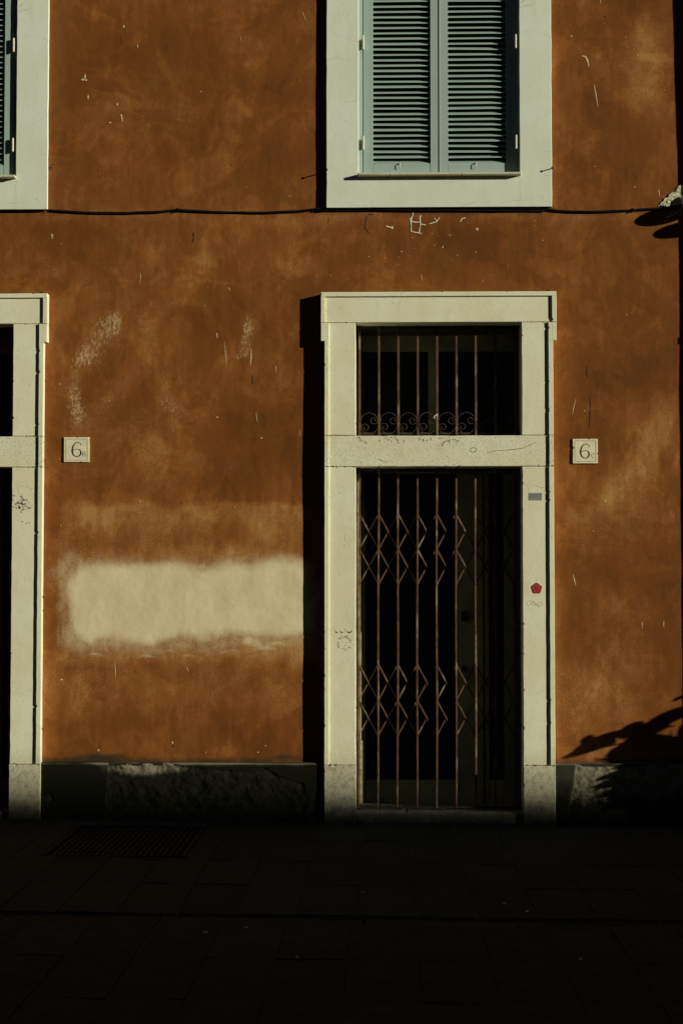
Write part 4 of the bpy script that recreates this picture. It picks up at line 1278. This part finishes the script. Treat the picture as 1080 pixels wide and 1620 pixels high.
# ================================================================== drainpipe just beyond the right edge (throws the dark strip)
mb = MB()
pts = []
pr, pd = .055, .12
for q, s in ((-200, 1056), (0, 1061.5), (180, 1066), (400, 1072), (620, 1073.5), (850, 1077), (1100, 1078), (1300, 1079)):
    x = X(s, q) + 2 * pd + pr * 2.24; z = Z(q, s) + .5 * pd
    pts.append((x, -pd, z))
# strip hits the wall at x = pipe.x - 2*y - 2.236 r
pts = [(p[0], p[1], p[2]) for p in pts]
root = empty('drainpipe', (pts[-1][0], -pd, 0))
tag(root, 'dark drainpipe standing off the wall just past the right edge', 'drainpipe')
top = (pts[0][0] - .1, -pd, BZ - .1)
mb.tube([top] + pts + [(pts[-1][0], -pd, .05)], pr, 18)
mb.build('pipe', M['darkiron'], root, smooth=True)
for q in (-400, 520, 1150):
    z = Z(q, 1080); x = np.interp(z, [p[2] for p in pts[::-1]], [p[0] for p in pts[::-1]])
    mb = MB(); mb.lathe((x, -pd, z - .02), [(pr + .006, 0), (pr + .006, .04)], 18); mb.box(x - .01, x + .01, -pd + pr, .01, z - .012, z + .012)
    mb.build('pipe_bracket', M['darkiron'], root)

# ================================================================== STREET
pav = empty('pavement', (0, 0, 0)); pav.rotation_euler.y = math.asin(SLOPE); pav['kind'] = 'structure'
strt = empty('street', (0, 0, 0)); strt.rotation_euler.y = math.asin(SLOPE); strt['kind'] = 'structure'
yk0, yk1 = -11.7 + 4320 / (1449 - 930), -11.7 + 4320 / (1463 - 930)   # joint line between pavement and street
yk0, yk1 = -3.33, -3.56
bed = MB()
for (a_, b_, c_, d_) in ((-9, -2.02, -3.34, 1.2), (-1.16, 9, -3.34, 1.2), (-2.0199, -1.1601, -3.34, -1.62), (-2.0199, -1.1601, -.34, 1.2)): bed.box(a_, b_, c_, d_, -.12, -.0105)
bed.box(-2.0199, -1.1601, -1.6199, -.3401, -.12, -.085); bed.build('pavement_bed', M['joint'], pav)
bed = MB(); bed.box(-9, 9, -11.5, -3.57, -.12, -.0105); bed.build('street_bed', M['joint'], strt)
def slab_mesh(w, d, seed):
    r = random.Random(seed); mb = MB()
    nx, ny = 2, 4
    top = []
    for j in range(ny + 1):
        for i in range(nx + 1):
            x = (i / nx - .5) * w; y = (j / ny - .5) * d
            e = (i in (0, nx)) or (j in (0, ny))
            top.append((x + (r.gauss(0, .0018) if e else 0), y + (r.gauss(0, .0018) if e else 0), r.gauss(0, .0012) - (.004 if e else 0)))
    vs = list(top); fs = []
    for j in range(ny):
        for i in range(nx):
            a = j * (nx + 1) + i; fs.append((a, a + 1, a + nx + 2, a + nx + 1))
    rim = [i for i in range(nx + 1)] + [(j + 1) * (nx + 1) + nx for j in range(ny)] + [ny * (nx + 1) + nx - 1 - i for i in range(nx)] + [(ny - 1 - j) * (nx + 1) for j in range(ny - 1)]
    b0 = len(vs); vs += [(vs[i][0], vs[i][1], -.05) for i in rim]
    n = len(rim)
    for i in range(n): fs.append((rim[i], b0 + i, b0 + (i + 1) % n, rim[(i + 1) % n]))
    mb.add(vs, fs); me = mb.mesh('paving_slab'); me.materials.append(M['basalt']); return me
GW, GY0, GY1, GXA, GXB = .3, -11.7 + 11.37, -11.7 + 10.05, -2.03, -1.14
GRATE = (-2.02, -1.16, -1.62, -.34)
r = random.Random(33)
def lay(parent, xs_off, y_rows, w, variants, skip=None):
    for (ya, yb) in y_rows:
        for i in range(-14, 15):
            x = xs_off + i * w
            if abs(x) > 3.6: continue
            if skip and skip(x, (ya + yb) / 2, w / 2, (yb - ya) / 2): continue
            o = bpy.data.objects.new('paving_slab', variants[(ya, yb)][r.randrange(3)]); COL.objects.link(o); o.parent = parent
            o.location = (x, (ya + yb) / 2, r.gauss(0, .0012)); o.rotation_euler = (r.gauss(0, .0015), r.gauss(0, .003), r.choice((0, math.pi)))
pw_ = .293
rows1 = [(-.86, -.055), (-1.70, -.866), (-2.50, -1.706), (-3.325, -2.506)]
var = {rw: [slab_mesh(pw_ - .006, rw[1] - rw[0] + .0075, 7 * i + j) for j in range(3)] for i, rw in enumerate(rows1)}
lay(pav, 0.02, rows1, pw_, var, lambda x, y, hw, hd: GRATE[0] - hw < x < GRATE[1] + hw and GRATE[2] - hd < y < GRATE[3] + hd)
# infill slabs round the grate
xsl = sorted([0.02 + i * pw_ for i in range(-14, 15)])
def infill(x0, x1, y0, y1):
    if x1 - x0 < .02 or y1 - y0 < .02: return
    me = slab_mesh(x1 - x0 - .006, y1 - y0 - .006, int(abs(x0) * 1000)); o = bpy.data.objects.new('paving_slab', me); COL.objects.link(o); o.parent = pav
    o.location = ((x0 + x1) / 2, (y0 + y1) / 2, 0)
cells = [x for x in xsl if GRATE[0] - pw_ / 2 < x < GRATE[1] + pw_ / 2]
ux0, ux1 = min(cells) - pw_ / 2, max(cells) + pw_ / 2
infill(ux0, GRATE[0], -1.70, -.055); infill(GRATE[1], ux1, -1.70, -.055)
for x in cells:
    a, b = max(x - pw_ / 2, GRATE[0]), min(x + pw_ / 2, GRATE[1])
    infill(a, b, GRATE[3], -.055); infill(a, b, -1.70, GRATE[2])
rows2 = [(-4.30, -3.575), (-5.05, -4.306), (-5.82, -5.056), (-6.62, -5.826), (-7.40, -6.626)]
sw_ = .305
var = {rw: [slab_mesh(sw_ - .006, rw[1] - rw[0] + .0075, 90 + 7 * i + j) for j in range(3)] for i, rw in enumerate(rows2)}
lay(strt, 0.0, rows2, sw_, var)
# drainage strip stones between the two
r2 = random.Random(8); x = -3.7
while x < 3.7:
    L = r2.uniform(.7, 1.1)
    me = slab_mesh(L - .008, .20, int(x * 100) + 999); o = bpy.data.objects.new('kerb_stone', me); COL.objects.link(o); o.parent = pav
    o.location = (x + L / 2, -3.45, -.012); x += L
MB().box(-9, 9, -3.575, -3.3265, -.13, -.045).build('gutter_bed', M['joint'], pav)
g = MB(); g.box(-400, 400, -400, 400, -.35, -.16); gr = g.build('ground', M['ground']); gr['kind'] = 'structure'; gr.rotation_euler.y = 0

# ---- iron grate
gx0, gx1, gy0, gy1 = GRATE
root = empty('drain_grate', ((gx0 + gx1) / 2, (gy0 + gy1) / 2, gz((gx0 + gx1) / 2)))
tag(root, 'black cast iron drain grate set in the paving at the foot of the wall', 'grate')
zc = gz((gx0 + gx1) / 2)
fr = MB(); t = .03
fr.box(gx0 + .004, gx1 - .004, gy0 + .004, gy0 + t, zc - .05, zc + .002); fr.box(gx0 + .004, gx1 - .004, gy1 - t, gy1 - .004, zc - .05, zc + .002)
fr.box(gx0 + .004, gx0 + t, gy0 + t + .001, gy1 - t - .001, zc - .05, zc + .0015); fr.box(gx1 - t, gx1 - .004, gy0 + t + .001, gy1 - t - .001, zc - .05, zc + .0015)
fr.build('frame', M['iron'], root, bevel=.002)
MB().box(gx0 + .005, gx1 - .005, gy0 + .005, gy1 - .005, zc - .049, zc - .046).build('pit', M['cable'], root)  # black sheet below the bars, the shaft's darkness put in as colour
nb = 22
for i in range(1, nb):
    x = gx0 + t + (gx1 - gx0 - 2 * t) * i / nb
    MB().box(x - .008, x + .008, gy0 + t + .001, gy1 - t - .001, zc - .045, zc - .003).build('bar', M['iron'], root)
for j in range(1, 7):
    y = gy0 + t + (gy1 - gy0 - 2 * t) * j / 7
    MB().box(gx0 + t + .001, gx1 - t - .001, y - .012, y + .012, zc - .04, zc - .001).build('cross_bar', M['iron'], root)

# ---- litter
def ground_pt(p, q):
    d = RM @ Vector(((p - CXP) / FPX, -(q - CYP) / FPX, -1.0))
    t = -CAM.z / d.z; P_ = CAM + d * t
    return P_.x, P_.y
for i, (p, q, L, lab) in enumerate([(325, 1480, .022, 'pale cigarette butt on the paving below the drain grate'), (833, 1442, .02, 'pale crumb of litter on the paving right of the doorway'),
                             (797, 1430, .018, 'small pale scrap on the paving in front of the right jamb'), (574, 1414, .012, 'tiny pale crumb on the paving in front of the doorway'),
                             (389, 1472, .014, 'tiny cigarette end on the paving left of the doorway'), (470, 1518, .014, 'cigarette end lying low on the street paving'), (918, 1517, .014, 'pale fleck of litter on the street paving at lower right')]):
    x, y = ground_pt(p, q); a = i * 1.1
    z = gz(x) + .007
    mb = MB(); mb.tube([(x - L * math.cos(a) / 2, y - L * math.sin(a) / 2, z), (x, y, z + .001), (x + L * math.cos(a) / 2, y + L * math.sin(a) / 2, z)], .0042, 7)
    tag(mb.build('litter', M['paper']), lab, 'litter', 'bits of litter on the paving')

# ================================================================== potted plant beyond the right edge
pdist = .80
pxx = X(1076, 1220) + 2 * pdist; pz0 = gz(pxx)
root = empty('potted_plant', (pxx, -pdist, pz0))
tag(root, 'big long-leaved plant in a clay pot past the right edge, shading the wall foot', 'potted plant')
mb = MB(); mb.lathe((pxx, -pdist, pz0 + .01), [(.17, 0), (.21, .62), (.235, .63), (.235, .70), (.205, .70), (.20, .67)], 26); mb.build('pot', M['terracotta'], root, smooth=False)
mb = MB(); mb.lathe((pxx, -pdist, pz0 + .675), [(.198, 0), (.198, .01)], 20); mb.build('soil', M['soil'], root)
mb = MB(); mb.tube([(pxx, -pdist, pz0 + .65), (pxx + .01, -pdist, pz0 + .8), (pxx - .01, -pdist + .01, pz0 + .98)], [.035, .03, .025], 10); mb.build('stem', M['soil'], root, smooth=True)
rl = random.Random(77)
def leaf(base, az, elv, L, w, droop, roll=None):
    n = 8; vs = []; fs = []
    d = Vector((math.cos(az) * math.cos(elv), math.sin(az) * math.cos(elv), math.sin(elv)))
    side = Vector((-math.sin(az), math.cos(az), 0))
    side = Matrix.Rotation(rl.uniform(-1.3, 1.3) if roll is None else roll, 3, d) @ side
    p = Vector(base)
    for j in range(n + 1):
        t = j / n; ww = w * (math.sin(math.pi * min(1, t * .85 + .12)) ** .7) * (1 if j < n else .05)
        vs += [p - side * ww / 2, p + side * ww / 2 + Vector((0, 0, .004))]
        d = (d + Vector((0, 0, -droop / n))).normalized(); p = p + d * (L / n)
    for j in range(n): fs.append((j * 2, j * 2 + 1, j * 2 + 3, j * 2 + 2))
    mb = MB(); mb.add(vs, fs)
    o = mb.build('leaf', M['leafm'], root, smooth=True)
    return o
cz0 = pz0 + .80
for i in range(270):
    az = rl.uniform(0, 2 * math.pi); ph = math.asin(rl.uniform(-.55, 1)); q = rl.random() ** .45
    dx_, dy_, dz_ = math.cos(az) * math.cos(ph), math.sin(az) * math.cos(ph), math.sin(ph)
    leaf((pxx + dx_ * .17 * q, -pdist + dy_ * .15 * q, cz0 + dz_ * .16 * q), az + rl.gauss(0, .3), ph * .8 + rl.gauss(0, .25), rl.uniform(.13, .22), rl.uniform(.055, .085), rl.uniform(.3, .9))

def shadow_leaf(p0, q0, p1, q1, w):
    a = Vector((X(p0, q0) + 2 * pdist, -pdist, Z(q0, p0) + .5 * pdist)); b = Vector((X(p1, q1) + 2 * pdist, -pdist, Z(q1, p1) + .5 * pdist))
    d = b - a
    leaf(a, math.atan2(d.y, d.x), math.atan2(d.z, abs(d.x)), d.length, w, .05, math.pi / 2)
for a in ((1020, 1146, 972, 1166, .085), (985, 1158, 903, 1187, .060), (975, 1172, 883, 1199, .045), (1095, 1120, 1012, 1152, .085), (1020, 1180, 955, 1196, .10), (975, 1226, 914, 1254, .030),
          (985, 1240, 922, 1264, .030), (1010, 1215, 955, 1236, .09), (1030, 1165, 985, 1178, .10), (1060, 1140, 1015, 1158, .09), (1010, 1240, 960, 1250, .09), (940, 1166, 915, 1176, .05), (1085, 1100, 1060, 1110, .02)):
    shadow_leaf(*a)
mb = MB()
for (p0, q0, p1, q1) in ((1040, 1165, 900, 1193), (1060, 1150, 935, 1168), (1040, 1215, 930, 1258)):
    mb.tube([(X(p0, q0) + 2 * pdist, -pdist + .01, Z(q0, p0) + .5 * pdist), (X(p1, q1) + 2 * pdist, -pdist + .01, Z(q1, p1) + .5 * pdist)], .006, 6)
mb.tube([(X(1040, 1165) + 2 * pdist, -pdist + .01, Z(1165, 1040) + .5 * pdist), (pxx, -pdist, cz0)], .008, 6)
mb.tube([(X(1040, 1215) + 2 * pdist, -pdist + .01, Z(1215, 1040) + .5 * pdist), (pxx, -pdist, cz0 - .1)], .008, 6)
mb.build('twig', M['leafm'], root)

# ================================================================== opposite side of the street: its roof line shades the ground
OY = -22.0
EAVE = .5 * 22.0 + .07
opp = empty('opposite_building', (20, OY, 0))
tag(opp, 'house row across the street behind the viewer, tall but for one low house', 'building')
def house(x0, x1, h):
    MB().box(x0, x1, OY - 9, OY, -.2, h - .25).build('wall', M['opposite'], opp)
    mb = MB(); mb.add([(x0, OY + .4, h - .24), (x1, OY + .4, h - .24), (x1, OY - 9.4, h - .24), (x0, OY - 9.4, h - .24), (x0, OY + .4, h - .06), (x1, OY + .4, h - .06), (x1, OY - 9.4, h - .06), (x0, OY - 9.4, h - .06), (x0, OY - 4.5, h + 1.2), (x1, OY - 4.5, h + 1.2)],
       [(0, 3, 2, 1), (0, 1, 5, 4), (2, 3, 7, 6), (4, 5, 9, 8), (6, 7, 8, 9), (0, 4, 8, 7, 3), (1, 2, 6, 9, 5)])
    mb.build('roof', M['rooftile'], opp)
house(-60, 34.0, 26.0); house(34.05, 78.0, EAVE); house(78.05, 120, 22.0)
wme = MB().box(-.5, .5, -.03, .03, -.8, .8).mesh('window'); wme.materials.append(M['glass'])
for f_ in range(3):
    for i in range(12):
        o = bpy.data.objects.new('window', wme); COL.objects.link(o); o.parent = opp
        o.location = (-35 + i * 3.2 - 0, .0, 2.2 + f_ * 3.2)
print('objects', len(bpy.data.objects))
